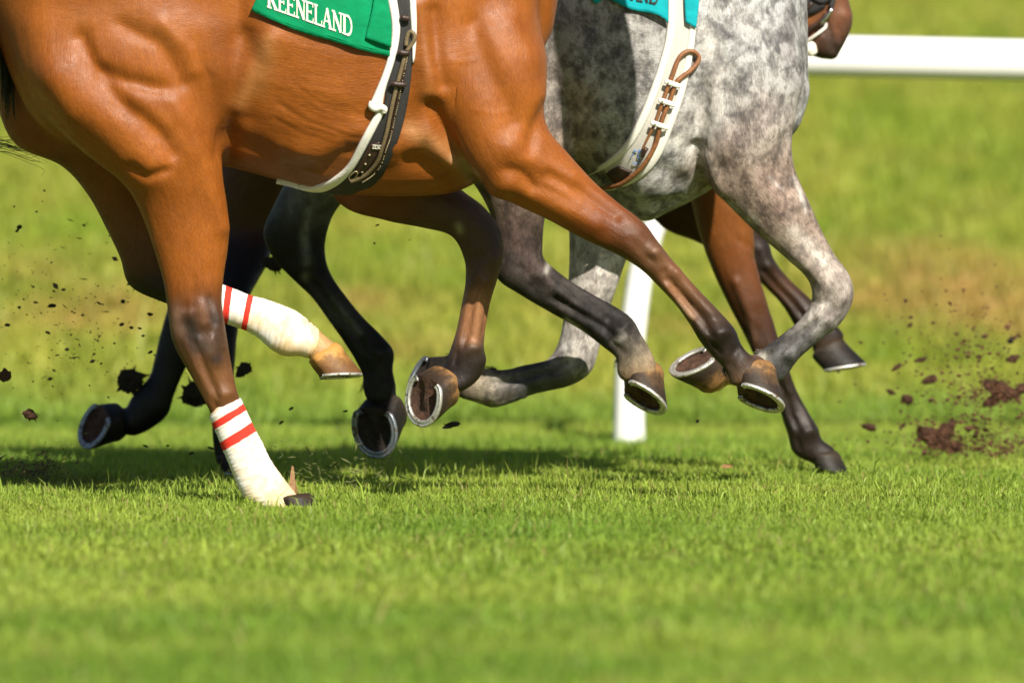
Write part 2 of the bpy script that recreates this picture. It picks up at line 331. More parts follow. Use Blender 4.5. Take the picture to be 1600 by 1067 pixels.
def vec(t): return np.array((t[0], t[2], -t[1]), float)           # (right, down, away) -> place
def hoof_frame(cpx, Y, u, v, leg):
    c = P(*cpx, Y); u = vec(u); u /= np.linalg.norm(u); v = vec(v); v -= u * (v @ u); v /= np.linalg.norm(v); n = np.cross(u, v)
    if n @ (P(*leg, Y) - c) > 0: n = -n
    return c, u, v, n
def hoof(cpx, Y, u, v, leg, parent, mat, s=1.0, sole=None, shoe=shoe_m, shod=True, H=.072):
    c, u, v, n = hoof_frame(cpx, Y, u, v, leg); L, W = .128 * s, .118 * s; H *= s
    ns = 40; th = np.linspace(0, 2 * math.pi, ns, endpoint=False)
    def outline(k):
        x = np.cos(th); y = np.sin(th); x = np.where(x < -.55, -.55 + (x + .55) * .45, x); return x * L / 2 * k, np.sign(y) * np.abs(y) ** .9 * W / 2 * k
    mb = MB(); hts = []; rings = []
    for q, k, sh in ((0, 1, 0), (.06, 1.0, .0), (.3, .95, -.012), (.6, .88, -.027), (.85, .82, -.038), (.95, .81, -.041), (1.05, .76, -.043), (1.2, .58, -.046)):
        x, y = outline(k); hgt = H * q * (.78 + .22 * np.cos(th))
        rings.append(c + (x + .8 * sh * s)[:, None] * u + y[:, None] * v - hgt[:, None] * n); hts += [q] * ns
    V = list(np.vstack(rings)); Fc = []
    for i in range(len(rings) - 1):
        for k in range(ns): k2 = (k + 1) % ns; Fc.append((i * ns + k, i * ns + k2, (i + 1) * ns + k2, (i + 1) * ns + k))
    V.append(rings[-1].mean(0)); hts.append(1.2); t0 = (len(rings) - 1) * ns
    for k in range(ns): Fc.append((t0 + k, t0 + (k + 1) % ns, len(V) - 1))
    h = mesh_obj('hoof', V, Fc, mat, parent); a = h.data.attributes.new('height', 'FLOAT', 'POINT'); a.data.foreach_set('value', np.array(hts) * .55)
    # sole with a recessed bowl and a raised frog
    V = []; Fc = []; kk = (1.0, .84, .62, .4, .2, .05)
    for j, k in enumerate(kk):
        x, y = outline(k); dep = (0, .002, .008, .011, .012, .012)[j] * s
        frog = np.clip(1 - np.abs(y) / (.006 * s + .30 * np.clip(.022 * s - x, 0, 1)), 0, 1) * (x < .022 * s) * .015 * s
        d = np.maximum(dep - frog * (j > 0), 0); d = d + rng.uniform(-.0007, .0007, ns) * (j > 0)
        V += list(c + x[:, None] * u + y[:, None] * v - d[:, None] * n)
    for i in range(len(kk) - 1):
        for k in range(ns): k2 = (k + 1) % ns; Fc.append((i * ns + k, i * ns + k2, (i + 1) * ns + k2, (i + 1) * ns + k))
    Fc.append(tuple((len(kk) - 1) * ns + k for k in range(ns)))
    mesh_obj('sole', V, Fc, sole or sole_m, h)
    if shod:
        V = []; Fc = []; ta = np.radians(np.linspace(-142, 142, 44)); prof = ((1.02, -.001), (1.02, .0045), (.99, .0062), (.94, .0060), (.915, .0040), (.89, .0058), (.80, .0060), (.775, .0045), (.775, -.001))
        for q in ta:
            for k, d in prof:
                x = math.cos(q); y = math.sin(q); x = -.55 + (x + .55) * .45 if x < -.55 else x
                V.append(c + u * x * L / 2 * k + v * math.copysign(abs(y) ** .9, y) * W / 2 * k + n * d * s)
        m = len(prof)
        for i in range(len(ta) - 1):
            for k in range(m): k2 = (k + 1) % m; Fc.append((i * m + k, i * m + k2, (i + 1) * m + k2, (i + 1) * m + k))
        Fc.append(tuple(range(m))); Fc.append(tuple((len(ta) - 1) * m + k for k in range(m))[::-1])
        mesh_obj('horseshoe', V, Fc, shoe, h)
    return h, c - n * H * .75 - u * .030 * s
def bandage(st, Y0, stripes, parent, n=14, grow=.002):
    R, _, k = loft(st, Y0, [(0, 0, 0, 1)] * len(st), n=n, grow=grow); s = R.shape[1]
    k2 = k / k.max(); R = R + (rng.normal(0, .0004, R.shape)); V, Fc = ring_mesh(R); mi = []
    for f in Fc:
        i = min(f) // s; kk = k[min(i, len(k) - 1)]; mi.append(1 if any(a <= kk < b for a, b in stripes) and max(f) < len(k) * s else 0)
    o = mesh_obj('leg_bandage', V, Fc, None, parent, mats=[band_w, band_r], mi=mi)
    al = np.ones(len(V)); al[:len(k) * s] = np.repeat(k2, s); a = o.data.attributes.new('along', 'FLOAT', 'POINT'); a.data.foreach_set('value', al)
    return o
def hit(bv, px, py, Yc):
    d = Vector(ray(px, py)); d.normalize(); r = bv.ray_cast(Vector(CP), d)
    if r[0] is None or r[0].y > Yc + .12:
        r = bv.find_nearest(Vector(P(px, py, Yc - .05)))
    return np.array(r[0]), np.array(r[1])
def drape(bv, Yc, left, right, th, name, mat, parent, nl=40, nw=8, lift=.0, wave=None):
    """a strip of cloth or webbing lying on the body between two traced edges"""
    def res(p, n):
        p = cr(p, 8) if len(p) > 2 else np.asarray(p, float); s = np.r_[0, np.cumsum(np.linalg.norm(np.diff(p, axis=0), axis=1))]; q = np.linspace(0, s[-1], n)
        return np.stack((np.interp(q, s, p[:, 0]), np.interp(q, s, p[:, 1])), 1)
    A = res(left, nl); B = res(right, nl); V = []; W = []
    for i in range(nl):
        for j in range(nw + 1):
            p = A[i] + (B[i] - A[i]) * j / nw; l, nrm = hit(bv, p[0], p[1], Yc)
            e = lift + (wave(i / (nl - 1), j / nw) if wave else 0); ed = 1 - .35 * (abs(2 * j / nw - 1) ** 6)
            V.append(l + nrm * (th * ed + e)); W.append(l + nrm * (e - .002))
    m = nw + 1; n = len(V); Fc = []
    for A_ in (V, W):
        G = np.array(A_).reshape(nl, m, 3)
        for _ in range(12): G[1:-1] = G[1:-1] * .5 + (G[:-2] + G[2:]) * .25
        A_[:] = list(G.reshape(-1, 3))
    for i in range(nl - 1):
        for j in range(nw): Fc.append((i * m + j, i * m + j + 1, (i + 1) * m + j + 1, (i + 1) * m + j)); Fc.append((n + i * m + j, n + (i + 1) * m + j, n + (i + 1) * m + j + 1, n + i * m + j + 1))
        for j in (0, nw): Fc.append((i * m + j, (i + 1) * m + j, n + (i + 1) * m + j, n + i * m + j))
    for i in (0, nl - 1):
        for j in range(nw): Fc.append((i * m + j, i * m + j + 1, n + i * m + j + 1, n + i * m + j))
    o = mesh_obj(name, V + W, Fc, mat, parent); bm = bmesh.new(); bm.from_mesh(o.data); bmesh.ops.recalc_face_normals(bm, faces=bm.faces); bm.to_mesh(o.data); bm.free()
    return o
def on_body(bv, Yc, pts, lift):
    out = []
    for x, y in pts: l, n = hit(bv, x, y, Yc); out.append(l + n * lift)
    return out
# letters as strokes in a 1 x 1 cell: (x0,y0,x1,y1,width)
TH, TN = .2, .085
GL = {'K': [(.2, 0, .2, 1, TH), (.28, .48, .82, .98, TN), (.36, .56, .8, .02, TH), (.04, .03, .4, .03, TN), (.04, .97, .4, .97, TN), (.62, .03, .98, .03, TN), (.62, .97, .96, .97, TN)],
      'E': [(.22, 0, .22, 1, TH), (.05, .03, .9, .03, TN), (.05, .97, .88, .97, TN), (.2, .52, .68, .52, TN), (.86, .02, .9, .24, TN), (.84, .98, .86, .78, TN), (.67, .42, .67, .62, TN)],
      'N': [(.2, 0, .2, 1, TN), (.82, 0, .82, 1, TN), (.18, .97, .82, .03, TH), (.03, .03, .38, .03, TN), (.03, .97, .26, .97, TN), (.64, .97, .99, .97, TN)],
      'L': [(.25, 0, .25, 1, TH), (.06, .97, .46, .97, TN), (.06, .03, .92, .03, TN), (.88, .02, .93, .28, TN)],
      'A': [(.14, 0, .5, 1, TN), (.5, 1, .84, 0, TH), (.27, .34, .7, .34, TN), (0, .03, .3, .03, TN), (.66, .03, 1, .03, TN)],
      'D': [(.22, 0, .22, 1, TH), (.05, .03, .5, .03, TN), (.05, .97, .5, .97, TN)] + [(.48 + .4 * math.cos(a), .5 + .48 * math.sin(a), .48 + .4 * math.cos(a + .35), .5 + .48 * math.sin(a + .35), .13) for a in np.linspace(-1.57, 1.22, 9)],
      'Z': [(.1, .95, .9, .95, TN), (.9, .95, .1, .05, TH), (.1, .05, .9, .05, TN)], 'O': [(.5 + .4 * math.cos(a), .5 + .48 * math.sin(a), .5 + .4 * math.cos(a + .55), .5 + .48 * math.sin(a + .55), .15) for a in np.linspace(0, 5.8, 12)]}
def lettering(bv, Yc, word, org, adv, slope, cap, lift, mat, parent, name='lettering', grow=0, th=.0015, widths=None):
    mb = MB(); x = 0
    for i, ch in enumerate(word):
        wd = (widths[i] if widths else 1) * adv
        for (x0, y0, x1, y1, sw) in GL[ch]:
            d = np.array((x1 - x0, y1 - y0)); L = np.linalg.norm(d); d /= L; q = np.array((-d[1], d[0])) * (sw / 2 + grow); e = d * grow
            cs = [np.array((x0, y0)) - q - e, np.array((x0, y0)) + q - e, np.array((x1, y1)) + q + e, np.array((x1, y1)) - q + e]; V = []
            for up in (0, 1):
                for c in cs:
                    px = org[0] + x + c[0] * wd * 1.08; py = org[1] + slope * (px - org[0]) - c[1] * cap
                    l, n = hit(bv, px, py, Yc); V.append(l + n * (lift + up * th))
            mb.add(V, [(4, 5, 6, 7), (0, 1, 5, 4), (1, 2, 6, 5), (2, 3, 7, 6), (3, 0, 4, 7)])
        x += wd
    return mb.build(name, mat, parent, False)

# ---- base colours of the coats; some colours below carry painted light and shade
BAY = (.25, .073, .0105); BAYL = (.31, .12, .03); BAYD = (.15, .039, .007); BRN = (.085, .030, .010); DK = (.013, .008, .006); BLK = (.004, .0036, .0036)
TAN = (.24, .13, .055); GR = (.262, .264, .27, 1); GRL = (.36, .345, .32, .8); GRB = (.19, .145, .12, .9); GRD = (.048, .043, .042, .8); GRK = (.022, .019, .019, .7); GBLK = (.008, .008, .009, .3)

# ================================================================== ground
def hgt(x, y):                                                  # the track falls a little to the rail, a bank rises behind it
    q = np.clip((y - 26.6) / 2.9, 0, 1); q = q * q * (3 - 2 * q); d = np.clip(y - 31.1, 0, None); e = np.minimum(d, 24)
    return -.010 - .053 * q + np.where(e < 2, .0275 * e * e, .11 + .11 * (e - 2)) + .004 * np.clip(d - 24, 0, None)
ys = np.r_[np.linspace(-30, 15, 10), np.linspace(16, 32, 60), np.linspace(32.5, 70, 60), 80, 100, 140, 220, 400, 800, 1600, 3000]
xs = np.r_[-3000, -1000, -300, -100, -40, -15, np.linspace(-6, 6, 41), 15, 40, 100, 300, 1000, 3000]
XX, YY = np.meshgrid(xs, ys); ZZ = hgt(XX, YY); nx = len(xs)
m, t, b = M('turf_soil'); v = coords(t)
n1 = noise(t, v, .55, 5, .6); n2 = noise(t, v, 30, 5, .7)
r = ramp(t, [(.32, (.10, .14, .022)), (.5, (.15, .18, .032)), (.62, (.20, .18, .05)), (.75, (.22, .15, .06))]); t.links.new(n1, r.inputs[0])
r2 = ramp(t, [(.3, (.6, .6, .6)), (.7, (1.2, 1.2, 1.2))]); t.links.new(n2, r2.inputs[0])
t.links.new(mixc(t, r.outputs[0], r2.outputs[0], 1.0, 'MULTIPLY'), b.inputs['Base Color']); b.inputs['Roughness'].default_value = .95; b.inputs['Specular IOR Level'].default_value = .1
ground = mesh_obj('ground', np.stack((XX, YY, ZZ), -1).reshape(-1, 3), [(i * nx + j, i * nx + j + 1, (i + 1) * nx + j + 1, (i + 1) * nx + j) for i in range(len(ys) - 1) for j in range(nx - 1)], m)
tag(ground, kind='structure')
# grass blades
def sn(x, y, s, seed):                                            # cheap smooth noise in 0..1
    r_ = np.random.default_rng(seed); o = np.zeros_like(x); a = 0
    for k in range(6):
        th = r_.uniform(0, 6.28); f = s * r_.uniform(.6, 1.9); ph = r_.uniform(0, 6.28); o += np.sin((x * math.cos(th) + y * math.sin(th)) * f + ph); a += 1
    return np.clip(.5 + o / a * 1.1, 0, 1)
_d = np.random.default_rng(77)
divots = [(_d.uniform(-1.5, 1.5), _d.uniform(21, 28.6), _d.uniform(.04, .11), _d.uniform(.04, .10), _d.uniform(.3, .8)) for _ in range(46)] + [(-1.14, 26.1, .16, .22, 1.0), (-1.02, 25.7, .10, .12, .8)]
presses = [(P(468, 785, 25)[0], 24.88, .085, .16, 1.0), (P(440, 785, 25)[0], 24.9, .06, .14, 1.0), (P(1290, 735, 26.6)[0], 26.5, .06, .12, .8)]
def worn_at(x, y):
    o = np.zeros_like(x)
    for cx, cy, sx, sy, am in divots + presses: o = np.maximum(o, am * np.exp(-((x - cx) / sx) ** 4 - ((y - cy) / sy) ** 4))
    return o
def bare_at(x, y):
    o = np.zeros_like(x)
    for cx, cy, sx, sy, am in divots: o = np.maximum(o, am * np.exp(-((x - cx) / sx) ** 2 - ((y - cy) / sy) ** 2))
    return o
def blades(name, n, x0, y0, y1, hmean, wmean, mat, lab, spread, seed, tuft=0.5, col=None, lean=.35, grow=1.0):
    r_ = np.random.default_rng(seed)
    y = y0 + (y1 - y0) * r_.random(n) ** grow; x = (r_.random(n) * 2 - 1) * (x0 + .052 * y)
    k = r_.random(n) < tuft; x = x + k * r_.normal(0, spread, n) ; z = hgt(x, y)
    cl = sn(x, y, 9, seed) * .6 + sn(x, y, 30, seed + 1) * .4
    h = hmean * r_.gamma(7, 1 / 7, n) * (.45 + 1.1 * cl); tall = r_.random(n) < .03; h = np.where(tall, h * r_.uniform(1.3, 2.6, n), h)
    h = h * (1 - .72 * worn_at(x, y))
    wd = wmean * r_.uniform(.6, 1.4, n); an = r_.uniform(0, 6.28, n); le = np.abs(r_.normal(0, lean, n)) * h; la = r_.uniform(0, 6.28, n)
    dx = np.cos(an) * wd / 2; dy = np.sin(an) * wd / 2; lx = np.cos(la) * le; ly = np.sin(la) * le
    V = np.empty((n, 5, 3))
    V[:, 0] = np.stack((x - dx, y - dy, z - .01), 1); V[:, 1] = np.stack((x + dx, y + dy, z - .01), 1)
    mx, my, mz = x + lx * .35, y + ly * .35, z + h * .58
    V[:, 2] = np.stack((mx - dx * .8, my - dy * .8, mz), 1); V[:, 3] = np.stack((mx + dx * .8, my + dy * .8, mz), 1); V[:, 4] = np.stack((x + lx, y + ly, z + h * (1 - .25 * (le / h) ** 2)), 1)
    i = (np.arange(n) * 5)[:, None]; tri = np.concatenate((i + [0, 1, 3], i + [0, 3, 2], i + [2, 3, 4]), 1).reshape(-1)
    me = bpy.data.meshes.new(name); me.vertices.add(n * 5); me.vertices.foreach_set('co', V.ravel()); me.loops.add(len(tri)); me.loops.foreach_set('vertex_index', tri.astype(np.int32))
    me.polygons.add(n * 3); me.polygons.foreach_set('loop_start', np.arange(0, n * 9, 3, dtype=np.int32)); me.update(calc_edges=True); me.validate()
    c = np.ones((n, 4)); c[:, :3] = col(x, y, r_, n); at = me.attributes.new('tint', 'FLOAT_COLOR', 'POINT'); at.data.foreach_set('color', np.repeat(c, 5, 0).ravel())
    me.materials.append(mat); o = bpy.data.objects.new(name, me); C.objects.link(o); return tag(o, lab, 'grass', kind='stuff')
m, t, b = M('grass_blade'); at = t.nodes.new('ShaderNodeAttribute'); at.attribute_name = 'tint'
df = t.nodes.new('ShaderNodeBsdfTranslucent'); mxs = t.nodes.new('ShaderNodeMixShader'); mxs.inputs[0].default_value = .42
t.links.new(at.outputs['Color'], b.inputs['Base Color']); b.inputs['Roughness'].default_value = .5; b.inputs['Specular IOR Level'].default_value = .3
t.links.new(mixc(t, at.outputs['Color'], (1.12, 1.3, .5), 1.0, 'MULTIPLY'), df.inputs[0])
t.links.new(b.outputs[0], mxs.inputs[1]); t.links.new(df.outputs[0], mxs.inputs[2]); t.links.new(mxs.outputs[0], t.nodes['Material Output'].inputs[0]); grass_m = m
def turf_col(x, y, r_, n):
    a = sn(x, y, 2.2, 50)[:, None]; q = r_.random((n, 1)); c = np.array((.195, .315, .040)) * (1 - a) + np.array((.345, .425, .070)) * a
    c = c * (.65 + .7 * q); dry = (r_.random((n, 1)) < .05); b_ = bare_at(x, y)[:, None] * .75; c = c * (1 - b_) + np.array((.13, .085, .03)) * b_; return np.where(dry, np.array((.36, .30, .11)), c)
def world_at(px, py):                                            # the spot on the ground seen there
    Y = 31.0
    while Y < 48:
        p = P(px, py, Y)
        if p[2] <= hgt(p[0], p[1]): break
        Y += .02
    return p[0], Y
worn = [(*world_at(x, y), sx, sy, a) for x, y, sx, sy, a in ((1480, 455, .38, .7, .95), (1560, 500, .28, .6, .8), (1350, 480, .16, .3, .6), (1420, 400, .2, .4, .45), (150, 500, .26, .5, .65), (60, 430, .18, .4, .4), (570, 480, .2, .4, .6), (640, 560, .2, .3, .5), (900, 480, .2, .4, .4), (1090, 520, .2, .3, .5))]
lush = [(*world_at(x, y), sx, sy, a) for x, y, sx, sy, a in ((120, 360, .25, .5, .7), (1450, 210, .35, .6, .7), (1400, 300, .2, .6, .5), (620, 400, .2, .4, .5), (1550, 380, .15, .3, .5), (500, 580, .25, .3, .5))]
def bank_col(x, y, r_, n):
    a = (sn(x, y * .4, 5, 61) * .55 + sn(x, y * .5, 14, 62) * .45)[:, None]; q = r_.random((n, 1))
    c = np.array((.24, .325, .036)) * (1 - a) + np.array((.45, .425, .085)) * a
    for cx, cy, sx, sy, am in lush: f = am * np.exp(-((x - cx) / sx) ** 2 - ((y - cy) / sy) ** 2)[:, None]; c = c * (1 - f) + np.array((.25, .36, .035)) * f
    for cx, cy, sx, sy, am in worn: f = np.minimum(1.25 * am, 1) * (.55 + .45 * sn(x, y, 20, 64)[:, None]) * np.exp(-((x - cx) / sx) ** 2 - ((y - cy) / sy) ** 2)[:, None]; c = c * (1 - f) + np.array((.50, .31, .11)) * f
    f = np.clip((y - 31.0) / 1.6, 0, 1)[:, None]; c = c * f + (1 - f) * np.array((.24, .345, .055))
    return c * (.75 + .5 * q)
blades('turf_grass', 640000, .75, 23.0, 31.3, .0165, .0034, grass_m, 'short sunlit racecourse turf under the galloping horses', .02, 11, col=turf_col, lean=1.0)
blades('lawn_grass', 240000, .7, 16.5, 23.2, .018, .005, grass_m, 'soft unfocused lawn in the foreground', .02, 12, col=turf_col, lean=1.1)
blades('bank_grass', 260000, .9, 31.0, 48, .040, .009, grass_m, 'yellow green rough grass on the bank behind the rail', .05, 13, col=bank_col, grow=1.2, lean=.5)

# ================================================================== running rail
RY = 29.5
rail = empty('running_rail', P(985, 697, RY) * np.array((1, 1, 0)), label='white tubular running rail on a curved white post behind the horses', cat='rail')
def rp(px): return P(px, 92 + (px - 1470) * .022, RY)
pts = [rp(-3500), rp(0), rp(800), rp(1600), rp(2400), rp(5600)]
mesh_obj('rail_tube', *tube(pts, .059, 32, 1), paint_m, rail)
def post(px):
    c = [(983, 730, 26), (983, 700, 25.5), (983, 640, 24), (984, 560, 22), (992, 490, 20.5), (1003, 420, 20), (1024, 349, 18), (1065, 260, 18), (1125, 165, 18), (1200, 92, 18)]
    q = [P(x + px, y + (.022 * px), RY + .0) for x, y, r in c]; return tube(q, [r / 551 for x, y, r in c], 24, 5)
mesh_obj('rail_post', *post(0), paint_m, rail)
mesh_obj('rail_post', *post(1420), paint_m, rail); mesh_obj('rail_post', *post(-1420), paint_m, rail)

# ================================================================== bay horse (nearest)
YA = 25.15
ga = empty('racehorse', (P(440, 780, YA)[0], YA, 0), label='bay racehorse nearest the camera in a green saddlecloth with white leg bandages', cat='horse', group='galloping racehorses')
def T(xs): return xs
A_torso = [(-45, -300, -25, 20, 0, .13), (40, -340, 55, 190, 0, .24), (150, -350, 160, 245, 0, .285), (260, -345, 265, 262, 0, .285), (350, -330, 352, 262, 0, .275), (430, -310, 430, 281, 0, .285), (500, -298, 500, 300, 0, .295), (560, -288, 560, 306, 0, .29), (640, -290, 640, 308, 0, .275), (720, -300, 715, 300, 0, .25), (785, -300, 775, 262, 0, .21), (825, -270, 822, 190, 0, .16), (845, -180, 842, 90, 0, .10)]
A_neck = [(640, -300, 825, -20, 0, .17), (700, -420, 900, -190, -.03, .13), (810, -510, 985, -305, -.10, .10), (940, -570, 1060, -350, -.18, .085), (1040, -570, 1100, -380, -.24, .08)]
A_head = [(1050, -450, 1150, -480, -.25, .075), (1065, -380, 1170, -390, -.25, .085), (1085, -310, 1193, -300, -.25, .07), (1100, -230, 1199, -220, -.25, .055), (1107, -160, 1177, -155, -.25, .045), (1117, -118, 1157, -118, -.25, .03)]
A_nh = [(0, -180, 400, -200, -.10, .16), (8, 10, 388, 0, -.12, .165), (26, 108, 374, 85, -.13, .165), (70, 180, 362, 150, -.14, .15), (125, 234, 352, 205, -.145, .13), (193, 288, 348, 268, -.15, .105), (222, 338, 355, 325, -.15, .078), (241, 392, 357, 380, -.15, .062), (255, 440, 350, 430, -.15, .052), (262, 485, 347, 475, -.15, .047), (270, 535, 355, 530, -.15, .044), (295, 582, 364, 580, -.15, .034), (320, 625, 371, 612, -.15, .030), (331, 652, 376, 626, -.15, .029), (352, 708, 398, 684, -.15, .029), (368, 750, 420, 730, -.15, .034), (386, 778, 450, 764, -.15, .036), (415, 788, 466, 772, -.15, .034)]
A_nh_c = [BAY] * 9 + [BRN, (.075, .035, .018), (.13, .055, .02), (.13, .055, .02), BRN, BRN, BRN, BRN, BRN]
A_nf = [(590, -170, 880, -190, -.07, .12), (640, 0, 842, 0, -.10, .125), (662, 105, 855, 92, -.12, .125), (698, 205, 850, 160, -.135, .112), (748, 284, 857, 202, -.15, .088), (800, 317, 888, 240, -.15, .066), (857, 344, 925, 281, -.15, .054), (912, 374, 965, 316, -.15, .047), (962, 397, 1006, 348, -.15, .045), (1001, 421, 1034, 386, -.15, .042), (1031, 450, 1061, 419, -.15, .033), (1058, 479, 1090, 451, -.15, .027), (1077, 506, 1119, 481, -.15, .028), (1094, 534, 1148, 514, -.15, .036), (1113, 557, 1160, 541, -.15, .034), (1134, 580, 1184, 564, -.15, .031), (1140, 600, 1198, 585, -.15, .034)]
A_nf_c = [BAY] * 6 + [BAY, BAYD, BRN, (.10, .045, .02), (.13, .055, .024), (.11, .05, .022), (.065, .036, .022), DK, DK, (.05, .03, .02), (.10, .055, .03)]
A_ff = [(480, 230, 610, 150, .10, .10), (530, 318, 665, 235, .12, .08), (600, 344, 714, 290, .13, .066), (660, 356, 757, 324, .13, .055), (705, 369, 782, 360, .13, .048), (725, 405, 787, 402, .13, .043), (727, 440, 776, 440, .13, .034), (721, 475, 766, 475, .13, .027), (713, 515, 759, 515, .13, .027), (704, 545, 756, 543, .13, .033), (695, 567, 760, 564, .13, .037), (693, 585, 749, 591, .12, .034), (688, 600, 728, 610, .11, .034)]
A_ff_c = [BAYD, BAYD, BRN, (.07, .035, .02), (.05, .028, .018), (.06, .03, .018), (.10, .045, .02), (.24, .11, .05), (.19, .085, .04), (.04, .025, .018), DK, DK, DK]  # sunlit cannon and the shade above it are painted into these tones
A_fh = [(-20, -100, 300, -120, .10, .15), (-15, 90, 330, 60, .12, .15), (15, 216, 325, 175, .13, .135), (95, 259, 322, 250, .13, .11), (137, 305, 312, 312, .13, .082), (166, 358, 300, 372, .13, .06), (187, 402, 290, 425, .13, .05), (203, 447, 305, 430, .13, .048), (256, 473, 318, 440, .12, .043), (302, 488, 330, 444, .10, .035), (349, 503, 358, 452, .09, .030), (388, 511, 404, 471, .08, .027), (430, 539, 442, 489, .07, .030), (455, 550, 476, 496, .07, .036), (478, 555, 500, 516, .07, .032), (486, 568, 518, 530, .07, .034)]
A_fh_c = [BAYD] * 5 + [(.15, .055, .02), BRN, DK, DK, DK, DK, DK, DK, TAN, (.42, .27, .12), (.38, .22, .09)]
ha = []
ha.append(hoof((475, 804), YA - .15, (70, 16, 6), (0, 3, 60), (440, 730), ga, hoof_dark, .98, H=.046))
ha.append(hoof((527, 586), YA + .07, (80, -3, 10), (3, 7, 60), (510, 535), ga, hoof_yel, .93))
ha.append(hoof((1184, 620), YA - .15, (76, 30, -6), (-6, 24, 57), (1165, 575), ga, hoof_tan, 1.07))
ha.append(hoof((663, 622), YA + .09, (-14, 76, 12), (52, 20, -58), (705, 600), ga, hoof_tan, 1.08))
def tendons(st, i0, i1, ymax, k=1.0):
    q = lambda f, a=i0, b_=i1: [(s_[0] + (s_[2] - s_[0]) * f, s_[1] + (s_[3] - s_[1]) * f) for s_ in st[a:b_ + 1]]
    k *= 1.45
    return [(q(.40), 3.2, -.0042 * k, ymax), (q(.22), 4.0, .0022 * k, ymax), (q(.66), 6.0, .0026 * k, ymax), (q(.54), 2.6, .0014 * k, ymax), (q(.5, i1, i1), 9, .004 * k, ymax), (q(.78, i1, i1), 6, .003 * k, ymax), (q(.25, i1, min(i1 + 1, len(st) - 1)), 4, -.003 * k, ymax),
            (q(.72, i0 - 1, i0), 8, .003 * k, ymax), (q(.35, i0 - 1, i0 - 1), 6, -.003 * k, ymax), (q(.5, i0 - 2, i0 - 1), 4, -.002 * k, ymax)]
A_sc = [([(290, 508), (304, 520)], 10, -.006, 0), ([(313, 475), (320, 505)], 6, .005, 0), ([(327, 465), (333, 505)], 4.5, -.004, 0), ([(326, 530), (322, 560)], 6, .004, 0), ([(342, 500), (346, 540)], 6, .004, 0)] + tendons(A_nf, 10, 13, 0) + tendons(A_ff, 6, 9, .3) + tendons(A_nh, 10, 12, 0, .8) + [([(127, 60), (139, 90), (161, 127), (187, 161), (225, 187), (255, 217), (268, 240)], 10, -.0095, 0), ([(161, 112), (195, 126), (232, 135), (262, 142)], 9, -.008, 0),
        ([(262, 150), (292, 190), (311, 240), (330, 300), (348, 356)], 11, .008, 0), ([(95, 120), (140, 170), (190, 215), (238, 255)], 26, .016, 0), ([(208, 258), (232, 273), (260, 265)], 6, -.007, 0),
        ([(185, 85), (235, 112)], 24, .004, 0), ([(215, 158), (265, 195), (285, 235)], 16, .008, 0), ([(60, 40), (75, 95), (115, 170)], 22, .009, 0), ([(40, 130), (105, 200)], 8, -.004, 0),
        ([(230, 20), (300, 60), (340, 120)], 28, .012, 0), ([(255, 40), (290, 80), (300, 110)], 10, .006, 0), ([(190, 40), (250, 70), (285, 130)], 9, -.006, 0),
        ([(298, 490), (308, 530)], 8, .005, 0), ([(333, 490), (330, 530), (338, 565)], 8, .005, 0), ([(318, 500), (322, 560)], 7, -.004, 0), ([(280, 500), (283, 515)], 9, .004, 0), ([(296, 600), (322, 630)], 6, .003, 0),
        # flank and belly
        ([(372, -10), (368, 100), (360, 180), (352, 240)], 13, -.011, .05), ([(375, 170), (400, 110), (425, 60)], 18, .012, 0), ([(385, 60), (400, 100), (385, 180)], 14, -.010, 0), ([(360, 215), (390, 225), (440, 240)], 12, -.006, 0),
        ([(450, 262), (500, 262), (545, 236)], 8, -.006, 0), ([(440, 235), (500, 236), (560, 205)], 14, .006, 0),
        # shoulder, arm, chest
        ([(676, 165), (690, 195), (715, 240), (748, 287)], 9, -.016, 0), ([(700, 120), (740, 170), (770, 240)], 34, .016, 0), ([(655, 10), (664, 70), (668, 140)], 12, .010, 0), ([(676, 20), (680, 90), (690, 130)], 9, -.009, 0),
        ([(784, 290)], 16, .010, 0), ([(760, 60), (800, 110), (830, 150)], 26, .012, 0), ([(740, 40), (765, 110), (800, 190)], 12, -.007, 0), ([(800, 40), (830, 90)], 14, .006, 0),
        ([(850, 168), (835, 200), (825, 230)], 9, -.008, 0), ([(800, 230), (840, 255), (890, 280)], 14, .008, 0), ([(857, 272), (910, 302), (962, 338)], 6, -.006, 0), ([(800, 285), (870, 320), (930, 350)], 10, .006, 0), ([(793, 262), (815, 268), (832, 292)], 6, -.005, 0),
        ([(620, 230), (665, 210), (700, 250)], 14, .010, 0), ([(640, 250), (690, 262), (735, 295)], 10, -.008, 0),
        ([(700, 92), (722, 97), (742, 95)], 2.6, .0012, 0), ([(742, 170), (775, 178), (800, 172)], 2.6, .0012, 0), ([(815, 262), (840, 282), (880, 300), (905, 322)], 2.8, .0016, 0), ([(150, 70), (160, 90), (158, 110)], 2.6, .0012, 0), ([(985, 372)], 14, .005, 0), ([(1008, 400), (1034, 413)], 4.5, -.0025, 0), ([(1022, 392)], 8, .004, 0), ([(1040, 425), (1075, 470), (1105, 500)], 5, -.006, 0), ([(1055, 425), (1092, 470), (1112, 490)], 6, .004, 0), ([(1045, 445), (1080, 495)], 5, .004, 0), ([(1118, 522)], 12, .005, 0), ([(1150, 548), (1140, 570)], 5, -.005, 0),
        ([(748, 430), (742, 520)], 5, .004, .3), ([(765, 440), (755, 520)], 3, -.004, .3), ([(735, 560)], 14, .005, .3)]
for k in range(9):
    o = k * 9 + random.uniform(-3, 3); e = random.uniform(0, .6)
    A_sc.append(([(448 - o * .3 + 60 * e, 112 + o + 30 * e), (490 - o * .2 + 10 * e, 146 + o * .9), (535, 170 + o * .75), (582 - o * .15 - random.uniform(0, 50), 172 + o * .8)], 2.6, -random.uniform(.0007, .0019), 0))
